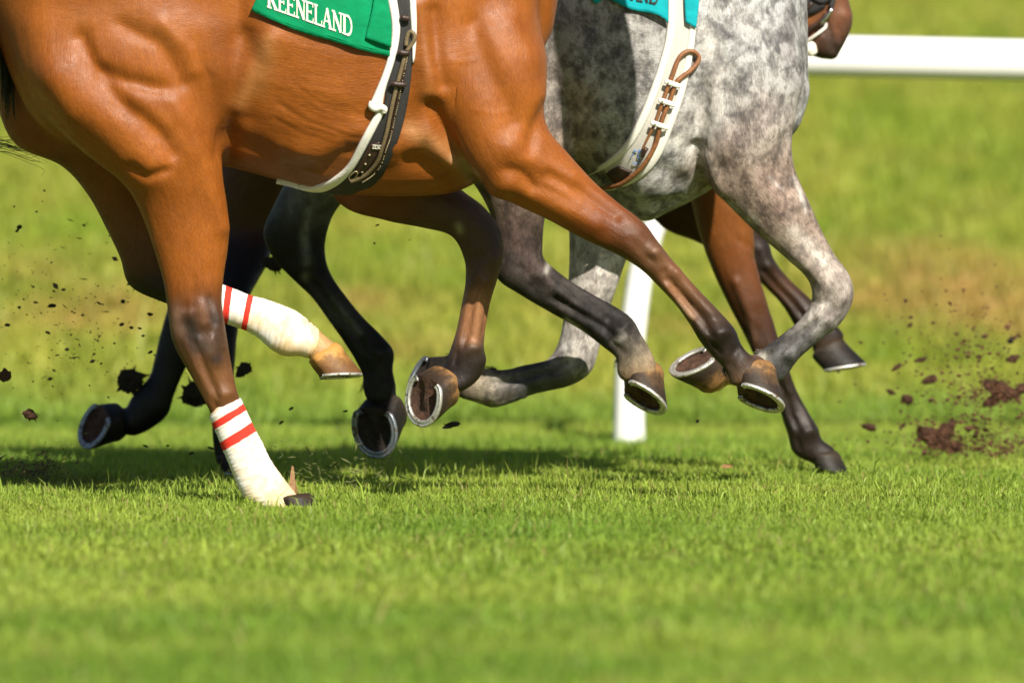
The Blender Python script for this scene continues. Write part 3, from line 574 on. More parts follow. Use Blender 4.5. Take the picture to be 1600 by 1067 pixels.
A_pt = [([(290, 505), (303, 525)], 15, (.014, .009, .007), .85, 0), ([(326, 470), (334, 500)], 9, (.016, .010, .008), .75, 0), ([(336, 560)], 10, (.015, .01, .008), .8, 0), ([(312, 474), (318, 500)], 6, (.22, .11, .07), .6, 0), ([(320, 528), (328, 545)], 6, (.13, .08, .06), .6, 0), ([(276, 485), (272, 510)], 6, (.20, .11, .07), .5, 0), ([(345, 40), (340, 130), (325, 200)], 26, (.19, .055, .010), .6, 0), ([(110, 30), (200, 10), (260, 60)], 24, (.29, .10, .024), .5, 0), ([(400, 70), (425, 85), (405, 140)], 15, (.30, .12, .033), .5, .1), ([(660, 20), (668, 150)], 12, (.30, .11, .03), .5, 0), ([(170, 100), (230, 125)], 16, (.2, .058, .010), .5, 0), ([(700, 60), (760, 150), (770, 240)], 40, (.255, .076, .011), .5, 0), ([(300, 505), (306, 545)], 12, (.02, .014, .012), .7, 0), ([(335, 500), (340, 560)], 9, (.03, .02, .016), .6, 0), ([(322, 540)], 10, (.12, .09, .08), .5, 0), ([(325, 478)], 12, (.2, .12, .09), .4, 0), ([(275, 480), (280, 520)], 10, (.16, .09, .06), .5, 0),  # coat tones, with highlights and shaded hollows painted in
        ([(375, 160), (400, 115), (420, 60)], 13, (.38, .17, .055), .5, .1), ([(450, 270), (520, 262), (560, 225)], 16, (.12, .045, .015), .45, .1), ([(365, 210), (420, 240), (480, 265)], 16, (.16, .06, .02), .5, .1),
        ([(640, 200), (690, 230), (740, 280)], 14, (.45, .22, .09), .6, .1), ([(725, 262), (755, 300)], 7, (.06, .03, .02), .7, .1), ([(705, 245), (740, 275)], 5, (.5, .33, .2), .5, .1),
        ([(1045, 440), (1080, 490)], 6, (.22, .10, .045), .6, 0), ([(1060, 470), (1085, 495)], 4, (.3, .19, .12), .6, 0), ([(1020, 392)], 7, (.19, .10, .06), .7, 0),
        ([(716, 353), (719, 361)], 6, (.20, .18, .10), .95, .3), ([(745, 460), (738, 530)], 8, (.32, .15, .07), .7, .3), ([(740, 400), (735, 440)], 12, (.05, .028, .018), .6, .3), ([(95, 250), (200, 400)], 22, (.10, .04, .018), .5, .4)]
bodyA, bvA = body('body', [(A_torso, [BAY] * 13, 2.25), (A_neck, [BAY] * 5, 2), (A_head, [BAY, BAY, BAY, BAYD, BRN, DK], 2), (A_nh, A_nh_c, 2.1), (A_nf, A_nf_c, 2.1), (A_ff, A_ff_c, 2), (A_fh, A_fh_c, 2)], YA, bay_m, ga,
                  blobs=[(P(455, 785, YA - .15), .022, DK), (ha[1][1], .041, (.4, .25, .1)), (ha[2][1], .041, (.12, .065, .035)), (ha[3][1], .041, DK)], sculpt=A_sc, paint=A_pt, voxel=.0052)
bandage([(329, 652, 374, 624, -.15, .031), (335, 664, 380, 637, -.15, .031), (342, 680, 387, 652, -.15, .031), (348, 696, 394, 667, -.15, .031), (357, 716, 407, 692, -.15, .032), (367, 742, 421, 720, -.15, .036), (378, 768, 443, 751, -.15, .040), (388, 783, 462, 775, -.15, .042), (400, 794, 470, 790, -.15, .040)], YA, [(.62, 1.32), (2.62, 3.32)], ga, grow=.0045)
bandage([(328, 494, 333, 441, .095, .034), (350, 502, 356, 450, .09, .033), (366, 508, 374, 457, .085, .033), (381, 513, 391, 464, .082, .033), (402, 524, 415, 470, .078, .033), (424, 543, 440, 479, .074, .036), (444, 553, 463, 489, .07, .039), (468, 554, 486, 507, .07, .037), (480, 557, 497, 517, .07, .034)], YA, [(.85, 1.35), (2.72, 3.2)], ga, grow=.004)
# girth, pad, straps
girthL = [(616, -60), (618, 0), (624, 28), (624, 56), (616, 94), (603, 131), (600, 152), (603, 166), (593, 190), (576, 220), (561, 250), (542, 274), (520, 290), (499, 299)]
girthR = [(636, -60), (640, 0), (644, 37), (645, 94), (642, 130), (636, 167), (627, 205), (614, 242), (599, 272), (591, 286), (571, 298), (550, 304), (528, 306), (506, 304)]
g = drape(bvA, YA, girthL, girthR, .007, 'girth', blackweb, ga, 60, 8)
drape(bvA, YA, [(597, -60), (604, 0), (611, 25), (612, 50), (609, 79), (599, 112), (587, 141), (578, 161)], [(614, -60), (619, 0), (625, 28), (625, 56), (617, 94), (604, 131), (598, 150), (597, 166)], .013, 'girth_edging', white_m, g, 36, 6)
mesh_obj('girth_edging', *tube(on_body(bvA, YA, [(581, 157), (580, 163), (586, 167), (594, 165), (600, 168), (599, 174)], .012), [.007, .009, .009, .008, .008, .006], 10, 5), white_m, g)
drape(bvA, YA, [(592, 168), (580, 188), (565, 214), (552, 242), (541, 262), (522, 276), (498, 288), (470, 292), (448, 286), (433, 279)], [(603, 170), (592, 191), (576, 220), (561, 250), (546, 271), (526, 288), (500, 299), (472, 299), (450, 291), (434, 281)], .012, 'girth_edging', white_m, g, 44, 6)
drape(bvA, YA, [(636, -60), (640, 0), (643, 37), (645, 70), (646, 98)], [(646, -60), (650, 0), (652, 37), (651, 70), (648, 98)], .010, 'girth_edging', white_m, g, 20, 5)
s1 = [(634, 72), (636, 60), (641, 50), (648, 52), (650, 60), (644, 70), (636, 80), (631, 92), (626, 110), (621, 128), (614, 155), (609, 178), (604, 205), (599, 228), (590, 248), (575, 265), (560, 274), (548, 278)]
st = mesh_obj('billet_strap', *tube(on_body(bvA, YA, s1, .012), .0052, 10, 5), cord_m, g)
s2 = [(637, 82), (633, 100), (627, 128), (621, 155), (615, 182), (610, 210), (606, 228), (597, 248), (582, 266), (566, 277)]
mesh_obj('billet_strap', *tube(on_body(bvA, YA, s2, .011), .0045, 8, 5), dkleather, g)
mb = MB()
for x, y in cr(s2, 8)[::1]:
    if random.random() < .85: mb.add(*blob(on_body(bvA, YA, [(x + 1, y)], .0165)[0], .0014))
o = mb.build('studs', bead_m, g); tag(o, kind='stuff')
for (x, y, wd) in ((631, 82, 11), (622, 129, 13), (634, 27, 10)):
    mesh_obj('keeper_loop', *tube(on_body(bvA, YA, [(x - wd, y - 1), (x - wd * .5, y), (x, y + 1), (x + wd * .5, y + 1), (x + wd, y + 1)], .019), [.004, .0075, .0075, .0075, .004], 8, 4), dkleather, g)
pt = drape(bvA, YA, [(578, 222), (571, 234), (560, 256), (553, 270)], [(594, 219), (596, 228), (588, 246), (570, 264)], .004, 'leather_patch', dkleather, g, 14, 5, lift=.008)
lettering(bvA, YA, 'ZENO', (581, 227), 4.2, .12, 5.5, .0135, thread_m, pt)
for p in ((577, 238), (571, 251), (566, 263)): mesh_obj('rivet', *blob(on_body(bvA, YA, [p], .013)[0], .0028), bead_m, pt)
mesh_obj('buckle', *tube(on_body(bvA, YA, [(545, 271), (555, 262), (559, 266), (549, 277), (545, 271)], .013), .0014, 6, 3), bead_m, g)
# saddlecloth
cl = [(395, 17), (420, 31), (446, 42), (468, 50), (511, 62), (540, 71), (567, 79), (590, 85), (609, 88)]
top = [(455, -140), (480, -135), (500, -130), (520, -125), (545, -118), (560, -112), (575, -106), (590, -100), (602, -95)]
wv = lambda a, b_: .006 * (1 - b_) ** 0 + .007 * b_ * (.6 + .4 * math.sin(a * 11)) + .0025 * math.sin(a * 23 + b_ * 3) * b_
cloth = drape(bvA, YA, top, cl, .003, 'saddlecloth', green_m, ga, 60, 26, wave=wv)
drape(bvA, YA, [(598, -60), (604, 0), (610, 30), (611, 50), (610, 74)], [(588, -60), (583, 0), (577, 30), (571, 52), (570, 60)], .003, 'cloth_flap', green_m, cloth, 26, 10, lift=.0185)
bm_ = [Vector(v.co) + world_loc(cloth) for v in cloth.data.vertices]; bvC = BVHTree.FromPolygons(bm_, [tuple(p.vertices) for p in cloth.data.polygons])
KW = [1.2, .92, .92, 1.15, .92, .9, 1.05, 1.15, 1.1]
lettering(bvC, YA, 'KEENELAND', (417, 11.5), 14.3, .35, 31, .0012, thread_m, cloth, widths=KW)
for k in (3, 6.5):
    l_ = [(x + .3, y - k) for x, y in cl][1:-1]; mesh_obj('hem_stitching', *tube(on_body(bvC, YA, l_, .0004), .0007, 5, 6), green_m, cloth)
# tail
mb = MB()
for k in range(260):
    a = random.random(); q = random.gauss(0, 1)
    p0 = (-30 + q * 6, -250 + 10 * a); e = 130 + 60 * random.random() - 60 * a
    mb.add(*tube([P(*p0, YA + .02 * q), P(-60 - 30 * a, -140 + 20 * q, YA + .03 * q), P(-15 - 30 * a + 6 * q, -10, YA - .02 + .04 * q), P(8 + 9 * q - 14 * a, 70 + 20 * a, YA - .02 + .04 * q), P(13 + 10 * q - 10 * a, e, YA + .04 * q)], [.003, .003, .0028, .002, .0008], 4, 5))
for k in range(30):
    q = random.gauss(0, 1.5); y = 216 + 16 * random.random()
    mb.add(*tube([P(-60, 190 + 6 * q, YA + .25), P(-15, y, YA + .25), P(15 + 8 * q, y + 8 + 5 * q, YA + .22), P(40 + 12 * q, y + 16 + 8 * q, YA + .25), P(55 + 22 * random.random(), y + 14 + 14 * q, YA + .25)], [.0005, .0005, .00045, .0004, .0003], 4, 5))
mb.build('tail', simple('black_hair', (.012, .012, .015), .35, 0, .3, 200, 0), ga)

# ================================================================== grey horse
YB = 25.93
gb = empty('racehorse', (P(800, 755, YB)[0], YB, 0), label='dappled grey racehorse in the middle with a white girth and turquoise saddlecloth', cat='horse', group='galloping racehorses')
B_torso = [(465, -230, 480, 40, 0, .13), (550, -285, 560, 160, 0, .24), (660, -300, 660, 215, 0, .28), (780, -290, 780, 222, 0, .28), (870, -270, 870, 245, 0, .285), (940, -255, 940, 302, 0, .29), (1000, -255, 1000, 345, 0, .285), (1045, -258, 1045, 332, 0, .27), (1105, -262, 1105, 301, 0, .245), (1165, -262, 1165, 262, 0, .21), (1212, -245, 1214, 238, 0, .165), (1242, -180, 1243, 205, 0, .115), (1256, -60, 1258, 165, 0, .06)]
B_neck = [(1040, -260, 1215, -10, 0, .17), (1100, -400, 1240, -150, 0, .13), (1160, -530, 1270, -340, 0, .095), (1220, -650, 1310, -540, 0, .075)]
B_head = [(1265, -590, 1330, -690, 0, .07), (1320, -570, 1390, -680, 0, .08), (1400, -550, 1460, -640, 0, .065), (1510, -520, 1540, -590, 0, .045)]
B_nf = [(1000, -150, 1236, -150, -.08, .11), (1020, 0, 1238, 0, -.11, .115), (1050, 120, 1256, 110, -.125, .115), (1082, 215, 1240, 195, -.135, .10), (1099, 276, 1240, 256, -.14, .080), (1137, 320, 1264, 316, -.14, .064), (1181, 363, 1283, 358, -.14, .054), (1225, 401, 1303, 396, -.14, .048), (1261, 435, 1328, 432, -.14, .046), (1268, 468, 1333, 468, -.14, .043), (1250, 499, 1314, 505, -.14, .034), (1222, 522, 1280, 533, -.14, .028), (1196, 542, 1248, 561, -.14, .028), (1172, 556, 1220, 596, -.13, .034), (1150, 550, 1180, 604, -.12, .032), (1125, 556, 1145, 604, -.12, .032)]
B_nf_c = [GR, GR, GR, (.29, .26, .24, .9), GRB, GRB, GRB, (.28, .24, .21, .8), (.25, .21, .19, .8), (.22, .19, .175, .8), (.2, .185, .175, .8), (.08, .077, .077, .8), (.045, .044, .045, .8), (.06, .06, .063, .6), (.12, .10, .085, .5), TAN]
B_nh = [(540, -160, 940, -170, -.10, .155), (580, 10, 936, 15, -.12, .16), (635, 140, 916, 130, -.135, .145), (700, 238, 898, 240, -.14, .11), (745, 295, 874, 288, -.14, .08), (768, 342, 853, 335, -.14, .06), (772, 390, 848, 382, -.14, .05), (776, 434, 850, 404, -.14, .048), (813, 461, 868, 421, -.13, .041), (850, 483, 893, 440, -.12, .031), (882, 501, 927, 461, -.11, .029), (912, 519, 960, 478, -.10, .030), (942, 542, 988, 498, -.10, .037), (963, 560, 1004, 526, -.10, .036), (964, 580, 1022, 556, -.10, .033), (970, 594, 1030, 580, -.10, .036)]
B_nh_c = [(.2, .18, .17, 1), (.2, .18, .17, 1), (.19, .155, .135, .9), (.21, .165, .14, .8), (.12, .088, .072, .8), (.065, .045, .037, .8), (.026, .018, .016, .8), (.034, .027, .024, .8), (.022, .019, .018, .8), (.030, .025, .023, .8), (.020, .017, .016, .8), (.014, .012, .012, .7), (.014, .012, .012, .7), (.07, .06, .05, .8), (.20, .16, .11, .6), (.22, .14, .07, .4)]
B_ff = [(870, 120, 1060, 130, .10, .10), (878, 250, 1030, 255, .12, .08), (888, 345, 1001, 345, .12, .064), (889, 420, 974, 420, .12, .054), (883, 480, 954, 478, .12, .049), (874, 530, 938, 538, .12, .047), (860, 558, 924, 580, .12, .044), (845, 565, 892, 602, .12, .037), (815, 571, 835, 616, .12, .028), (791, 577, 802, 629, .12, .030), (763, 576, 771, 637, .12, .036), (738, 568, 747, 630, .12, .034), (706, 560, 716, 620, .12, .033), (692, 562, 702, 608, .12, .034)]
B_ff_c = [GR, GRL, GRL, (.38, .355, .335, .7), (.36, .34, .32, .8), (.34, .32, .31, .8), (.26, .24, .23, .9), (.06, .06, .065, .5), (.06, .065, .07, .4), (.09, .083, .08, .8), (.17, .15, .12, .9), (.22, .18, .13, .6), GRK, GBLK]  # the dark cannon is a cast shadow painted into the grey
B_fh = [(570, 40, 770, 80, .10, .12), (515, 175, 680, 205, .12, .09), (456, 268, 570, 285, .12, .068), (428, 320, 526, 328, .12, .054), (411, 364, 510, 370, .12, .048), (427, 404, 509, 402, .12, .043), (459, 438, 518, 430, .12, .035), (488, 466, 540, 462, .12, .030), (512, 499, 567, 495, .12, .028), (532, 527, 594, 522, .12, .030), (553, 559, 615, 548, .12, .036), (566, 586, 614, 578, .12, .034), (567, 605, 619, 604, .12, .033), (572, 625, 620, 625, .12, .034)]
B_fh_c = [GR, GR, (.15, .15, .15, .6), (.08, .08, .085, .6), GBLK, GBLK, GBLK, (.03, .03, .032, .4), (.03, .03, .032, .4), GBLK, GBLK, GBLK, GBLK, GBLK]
hb = []
hb.append(hoof((1004, 619), YB - .10, (68, 40, -8), (-14, 22, 55), (990, 570), gb, hoof_tan, 1.06))
hb.append(hoof((1086, 566), YB - .12, (-66, 34, -8), (10, 19, -55), (1150, 585), gb, hoof_tan, 1.04))
hb.append(hoof((586, 670), YB + .10, (8, 88, 16), (58, -4, -42), (600, 610), gb, hoof_dark, 1.15, sole=sole_dk, shoe=shoe_dk))
hb.append(hoof((662, 588), YB + .12, (-38, 62, 10), (26, 10, -55), (720, 590), gb, hoof_dark, .98, sole=sole_dk, shoe=shoe_dk))
B_sc = tendons(B_nf, 10, 12, 0) + tendons(B_nh, 9, 12, 0) + tendons(B_ff, 7, 10, .3) + tendons(B_fh, 6, 10, .3) + [([(1088, 232), (1091, 262), (1102, 290)], 8, -.014, 0), ([(1106, 245), (1112, 275), (1130, 300)], 8, .006, 0), ([(1222, 228), (1234, 195), (1240, 160)], 9, -.006, 0), ([(1249, 190), (1262, 140)], 14, .008, 0), ([(1150, 60), (1175, 130), (1190, 200)], 26, .014, 0), ([(1200, 20), (1215, 90), (1215, 160)], 16, -.006, 0),
        ([(1110, 110), (1125, 180), (1120, 220)], 18, .008, 0), ([(1095, 90), (1100, 160), (1092, 225)], 9, -.006, 0), ([(1160, 240), (1195, 290), (1230, 340)], 22, .010, 0), ([(1220, 260), (1235, 320), (1265, 370)], 7, -.005, 0), ([(1245, 400), (1290, 440)], 8, .005, 0), ([(1262, 470), (1300, 480)], 5, -.005, 0), ([(1310, 450)], 12, .005, 0), ([(1215, 540), (1270, 505)], 5, -.004, 0),
        ([(930, 60), (918, 130), (902, 230)], 8, .006, 0), ([(880, 40), (895, 120)], 24, .010, 0), ([(945, 300), (1000, 322), (1060, 315)], 7, -.007, 0), ([(1040, 270), (1075, 290)], 12, -.006, 0),
        ([(860, 430), (920, 475), (968, 510)], 5, -.005, 0), ([(870, 455), (930, 500)], 5, .004, 0), ([(950, 500), (945, 520)], 6, -.005, 0), ([(970, 520)], 10, .005, 0), ([(470, 330), (478, 400)], 8, .005, .3), ([(500, 440), (545, 500)], 5, .004, .3), ([(488, 440), (530, 505)], 4, -.004, .3),
        ([(925, 350), (930, 440)], 18, .006, .3), ([(850, 590), (800, 605)], 6, .004, .3)]
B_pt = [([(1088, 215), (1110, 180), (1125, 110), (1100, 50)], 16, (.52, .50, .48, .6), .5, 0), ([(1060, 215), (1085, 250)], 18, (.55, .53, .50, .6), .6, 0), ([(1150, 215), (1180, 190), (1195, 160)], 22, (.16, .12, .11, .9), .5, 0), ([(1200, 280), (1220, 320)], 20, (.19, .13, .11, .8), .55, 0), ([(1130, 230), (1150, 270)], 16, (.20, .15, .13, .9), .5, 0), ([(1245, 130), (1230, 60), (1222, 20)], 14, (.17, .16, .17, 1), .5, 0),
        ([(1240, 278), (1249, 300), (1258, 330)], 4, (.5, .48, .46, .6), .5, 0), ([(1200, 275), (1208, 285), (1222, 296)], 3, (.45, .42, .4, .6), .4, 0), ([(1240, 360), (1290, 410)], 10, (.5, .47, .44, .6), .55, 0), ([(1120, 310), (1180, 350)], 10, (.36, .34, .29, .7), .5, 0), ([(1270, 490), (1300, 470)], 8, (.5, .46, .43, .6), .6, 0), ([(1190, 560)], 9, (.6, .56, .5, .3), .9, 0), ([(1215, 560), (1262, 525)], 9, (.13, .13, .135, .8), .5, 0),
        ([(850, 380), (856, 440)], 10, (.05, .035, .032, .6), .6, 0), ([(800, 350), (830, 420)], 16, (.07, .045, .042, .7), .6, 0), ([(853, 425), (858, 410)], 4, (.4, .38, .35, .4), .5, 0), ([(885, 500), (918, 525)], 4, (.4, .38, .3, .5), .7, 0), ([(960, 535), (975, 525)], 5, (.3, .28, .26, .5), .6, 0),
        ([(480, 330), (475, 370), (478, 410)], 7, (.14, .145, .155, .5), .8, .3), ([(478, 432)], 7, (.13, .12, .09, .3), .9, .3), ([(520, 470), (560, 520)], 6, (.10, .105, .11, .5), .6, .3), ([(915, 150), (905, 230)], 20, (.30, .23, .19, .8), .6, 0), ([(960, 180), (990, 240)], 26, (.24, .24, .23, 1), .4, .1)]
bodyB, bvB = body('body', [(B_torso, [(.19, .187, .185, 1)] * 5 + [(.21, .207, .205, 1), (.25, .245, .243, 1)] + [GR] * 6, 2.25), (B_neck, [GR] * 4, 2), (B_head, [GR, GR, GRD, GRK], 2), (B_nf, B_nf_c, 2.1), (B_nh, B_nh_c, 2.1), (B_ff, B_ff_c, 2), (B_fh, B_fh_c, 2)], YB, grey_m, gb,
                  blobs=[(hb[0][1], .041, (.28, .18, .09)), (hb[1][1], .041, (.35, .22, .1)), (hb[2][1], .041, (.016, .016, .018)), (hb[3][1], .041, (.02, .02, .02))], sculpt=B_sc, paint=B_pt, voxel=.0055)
gL = [(1044, -80), (1046, 0), (1046, 37), (1040, 75), (1031, 105), (1018, 142), (1006, 172), (994, 200), (978, 228), (958, 247), (932, 262), (905, 270)]
gR = [(1085, -80), (1087, 0), (1086, 45), (1082, 75), (1077, 105), (1069, 141), (1059, 172), (1047, 202), (1034, 238), (1019, 262), (1000, 279), (975, 292), (955, 297), (925, 294)]
gg = drape(bvB, YB, gL, gR, .006, 'girth', greyweb, gb, 60, 10)
drape(bvB, YB, [(x - 3, y) for x, y in gL], [(1054, -80), (1055, 0), (1055, 37), (1049, 75), (1040, 105), (1028, 142), (1017, 172), (1004, 201), (987, 230), (967, 250), (940, 266), (913, 275)], .013, 'girth_edging', white_m, gg, 50, 5)
drape(bvB, YB, [(1076, -80), (1078, 0), (1077, 45), (1073, 75), (1067, 105), (1058, 141), (1047, 172), (1036, 202), (1023, 234), (1008, 256), (990, 272), (968, 285), (950, 291), (925, 290)], [(x + 1, y + 1) for x, y in gR], .012, 'girth_edging', white_m, gg, 50, 5)
s = [(1003, 232), (1012, 210), (1022, 188), (1032, 160), (1043, 130), (1050, 112), (1058, 92), (1068, 82), (1079, 80), (1087, 88), (1086, 98), (1076, 110), (1062, 120), (1054, 128), (1046, 150), (1037, 172), (1028, 195), (1022, 222), (1010, 246), (995, 266), (972, 283), (944, 287)]
mesh_obj('billet_strap', *tube(on_body(bvB, YB, s, .015), [.0025, .0058, .006, .006, .006, .006], 10, 5, 1.2), leather_m, gg)
mesh_obj('strap_tip', *tube(on_body(bvB, YB, [(1009, 228), (1005, 236), (1003, 242)], .016), [.006, .0055, .003], 8, 2), dkleather, gg)
for x, y in ((1047, 129), (1038, 158), (1027, 192)):
    k_ = mesh_obj('keeper_loop', *tube(on_body(bvB, YB, [(x - 12, y - 4), (x - 6, y - 2), (x, y), (x + 6, y + 2), (x + 12, y + 4)], .023), [.006, .0065, .0065, .0065, .006], 8, 3, .6), white_m, gg)
    mesh_obj('rivet', *blob(on_body(bvB, YB, [(x - 8, y - 2.5)], .027)[0], .0026), bead_m, k_)
pt = drape(bvB, YB, [(950, 268), (958, 262), (968, 258)], [(966, 285), (980, 275), (989, 266)], .004, 'leather_patch', dkleather, gg, 10, 6, lift=.007)
mesh_obj('buckle', *tube(on_body(bvB, YB, [(934, 284), (941, 276), (943, 278), (936, 287), (934, 284)], .014), .0012, 6, 3), bead_m, gg)
mb = MB()
for q in ([(985, 248), (992, 235), (994, 236)], [(990, 233), (996, 236)], [(999, 232), (1004, 237), (1008, 240)], [(999, 234), (997, 243), (1000, 247), (998, 252), (992, 254), (990, 252)]):
    mb.add(*tube(on_body(bvB, YB, q, .0068), .0011, 5, 4))
mb.build('pen_marks', ink_m, gg)
bc = [(954, 1), (965, 7), (986, 16), (1006, 20), (1025, 24), (1036, 31), (1042, 37)]
bt = [(960, -120), (975, -118), (990, -116), (1005, -114), (1020, -112), (1032, -110), (1042, -108)]
wb = lambda a, b_: .006 + .016 * b_ * (.55 + .45 * math.sin(a * 9 + .5)) 
cb = drape(bvB, YB, bt, bc, .003, 'saddlecloth', teal_m, gb, 40, 24, wave=wb)
drape(bvB, YB, [(915, -60), (928, -50), (940, -40)], [(926, 2), (930, 9), (944, -2)], .003, 'cloth_corner', teal_m, cb, 12, 8, lift=.008)
drape(bvB, YB, [(1068, -90), (1068, -40), (1067, 0), (1069, 35)], [(1092, -90), (1091, -40), (1090, 0), (1085, 44)], .003, 'cloth_flap', teal_m, cb, 30, 8, lift=.016)
bm_ = [Vector(v.co) + world_loc(cb) for v in cb.data.vertices]; bvD = BVHTree.FromPolygons(bm_, [tuple(p.vertices) for p in cb.data.polygons])
lettering(bvD, YB, 'AND', (984, 0.5), 14, .17, 30, .0012, blackth, cb, widths=[1.0, 1.1, 1.1])

# ================================================================== brown horse (farthest)
YC = 26.7
gc = empty('racehorse', (P(800, 735, YC)[0], YC, 0), label='dark brown racehorse farthest from the camera, its muzzle showing beyond the grey horse', cat='horse', group='galloping racehorses')
CB = (.17, .055, .012); CD = (.065, .024, .009); CK = (.016, .010, .008)
C_torso = [(300, -240, 320, 30, 0, .13), (390, -285, 400, 150, 0, .24), (520, -290, 520, 205, 0, .28), (680, -280, 680, 245, 0, .28), (820, -265, 820, 278, 0, .29), (940, -260, 940, 300, 0, .28), (1035, -260, 1035, 296, 0, .26), (1110, -255, 1110, 245, 0, .21), (1165, -230, 1168, 170, 0, .14), (1190, -120, 1192, 80, 0, .08)]
C_neck = [(960, -280, 1120, -20, 0, .16), (1020, -360, 1150, -110, 0, .12), (1080, -400, 1180, -200, 0, .095), (1110, -400, 1200, -260, 0, .08)]
C_head = [(1090, -150, 1180, -330, 0, .08), (1130, -70, 1235, -230, 0, .09), (1180, -5, 1282, -130, 0, .085), (1220, 38, 1312, -50, 0, .066), (1243, 64, 1327, 4, 0, .053), (1262, 84, 1332, 36, 0, .048), (1282, 92, 1322, 64, 0, .040), (1296, 93, 1312, 82, 0, .026)]
C_f1 = [(1030, 100, 1190, 90, -.08, .10), (1055, 225, 1188, 228, -.10, .095), (1078, 310, 1180, 300, -.11, .08), (1093, 367, 1177, 356, -.11, .066), (1112, 420, 1181, 412, -.11, .057), (1136, 472, 1196, 466, -.11, .049), (1159, 516, 1211, 510, -.11, .045), (1179, 556, 1223, 552, -.11, .041), (1198, 587, 1235, 585, -.11, .033), (1212, 612, 1247, 614, -.11, .028), (1221, 650, 1262, 643, -.11, .028), (1231, 680, 1280, 672, -.11, .034), (1237, 704, 1287, 694, -.11, .035), (1256, 719, 1302, 708, -.11, .032), (1275, 726, 1312, 716, -.11, .034)]
C_f1_c = [CB, CB, CB, CB, (.13, .042, .011), (.08, .028, .010), (.045, .018, .009), (.03, .014, .008), (.02, .012, .008), (.02, .012, .008), CK, CK, CK, CK, CK]
C_f2 = [(960, 220, 1080, 170, .10, .09), (1022, 343, 1095, 265, .12, .07), (1088, 378, 1132, 318, .12, .057), (1136, 402, 1176, 350, .12, .050), (1168, 418, 1200, 377, .12, .044), (1182, 434, 1209, 406, .12, .037), (1203, 456, 1235, 438, .12, .028), (1225, 481, 1260, 461, .12, .028), (1245, 515, 1288, 487, .12, .034), (1264, 535, 1308, 510, .12, .034), (1276, 548, 1322, 524, .12, .034)]
C_f2_c = [CD, CD, CD, (.03, .014, .008), CK, (.02, .011, .007), (.05, .02, .008), (.03, .014, .008), CK, CK, CK]
C_h1 = [(400, 60, 600, 130, -.06, .14), (352, 190, 490, 250, -.10, .10), (325, 285, 442, 318, -.10, .075), (300, 360, 418, 395, -.10, .057), (280, 420, 386, 462, -.10, .048), (262, 480, 345, 515, -.10, .045), (250, 522, 315, 546, -.10, .034), (241, 560, 291, 575, -.10, .029), (233, 588, 273, 616, -.10, .031), (213, 611, 262, 648, -.10, .037), (202, 626, 236, 670, -.10, .034), (196, 640, 206, 684, -.10, .034)]
C_h1_c = [CB, CD, (.07, .03, .016), (.07, .03, .016), CK, BLK, BLK, BLK, BLK, BLK, BLK, BLK]
C_h2 = [(420, 130, 570, 190, .08, .10), (372, 280, 462, 310, .0, .075), (345, 380, 425, 400, -.15, .055), (334, 450, 392, 460, -.28, .046), (333, 505, 374, 505, -.34, .038), (333, 560, 368, 558, -.38, .029), (331, 620, 364, 618, -.4, .028), (332, 690, 364, 688, -.4, .031), (336, 722, 370, 716, -.4, .034), (350, 738, 384, 730, -.4, .030)]
hc = []
hc.append(hoof((1298, 737), YC - .11, (70, 18, 0), (0, 4, 60), (1275, 690), gc, hoof_dark, .85, shod=False, H=.055))
hc.append(hoof((1315, 574), YC + .12, (76, -13, -10), (5, 4, 60), (1295, 525), gc, hoof_dark, .98))
hc.append(hoof((149, 664), YC - .10, (-35, 58, 10), (42, 6, -56), (215, 650), gc, hoof_dark, 1.0, sole=sole_m, shoe=shoe_dk))
hc.append(hoof((372, 741), YC - .4, (70, 8, 0), (0, 4, 60), (350, 700), gc, hoof_dark, .85))
C_sc = tendons(C_f1, 8, 11, .3) + tendons(C_f2, 5, 8, .3) + [([(1150, 440), (1175, 500), (1182, 545)], 5, .007, .2), ([(1160, 330), (1165, 400), (1180, 470)], 12, .006, .2), ([(1290, 34), (1297, 55), (1304, 78)], 4.8, -.006, .2), ([(1310, 45), (1312, 62)], 4.5, -.004, .2), ([(1320, 25)], 9, .006, .2), ([(1285, 62)], 10, .004, .2), ([(1255, 640), (1262, 660)], 7, .003, .2), ([(1236, 620), (1258, 668)], 4, -.004, .2)]
C_pt = [([(1275, 68), (1282, 76)], 9, (.10, .045, .025), .7, .2), ([(1292, 40), (1302, 70)], 5, (.035, .024, .02), .6, .2), ([(1150, 450), (1180, 530)], 4, (.10, .05, .03), .5, .2), ([(1318, 20), (1310, 50)], 12, (.16, .06, .03), .6, .2), ([(1290, 60), (1300, 85)], 16, (.045, .028, .022), .6, .2), ([(1272, 50)], 12, (.16, .06, .025), .5, .2), ([(1262, 30)], 8, (.28, .10, .025), .6, .2), ([(1320, 40)], 7, (.10, .05, .035), .5, .2), ([(1250, 645), (1256, 660)], 6, (.10, .08, .075), .6, .2)]
bodyC, bvC2 = body('body', [(C_torso, [CB] * 10, 2.25), (C_neck, [CB] * 4, 2), (C_head, [CB, CB, (.19, .066, .018), (.18, .062, .018), (.13, .054, .026), (.075, .040, .028), (.03, .018, .014), CK], 2.2), (C_f1, C_f1_c, 2), (C_f2, C_f2_c, 2), (C_h1, C_h1_c, 2), (C_h2, [CD, CD, CK] + [BLK] * 7, 2)], YC, brown_m, gc,
                   blobs=[(hc[0][1], .036, CK), (hc[1][1], .041, (.12, .07, .035)), (hc[2][1], .042, BLK), (hc[3][1], .034, BLK)], sculpt=C_sc, paint=C_pt, voxel=.006)
br = empty('bridle', (0, 0, 0)); br.parent = gc; br.location = Vector(P(1270, 30, YC)) - gc.location
mesh_obj('rein', *tube(on_body(bvC2, YC, [(1243, 62), (1256, 52), (1268, 42), (1280, 33), (1290, 22)], .014), .0055, 8, 4, .6), dkleather, br)
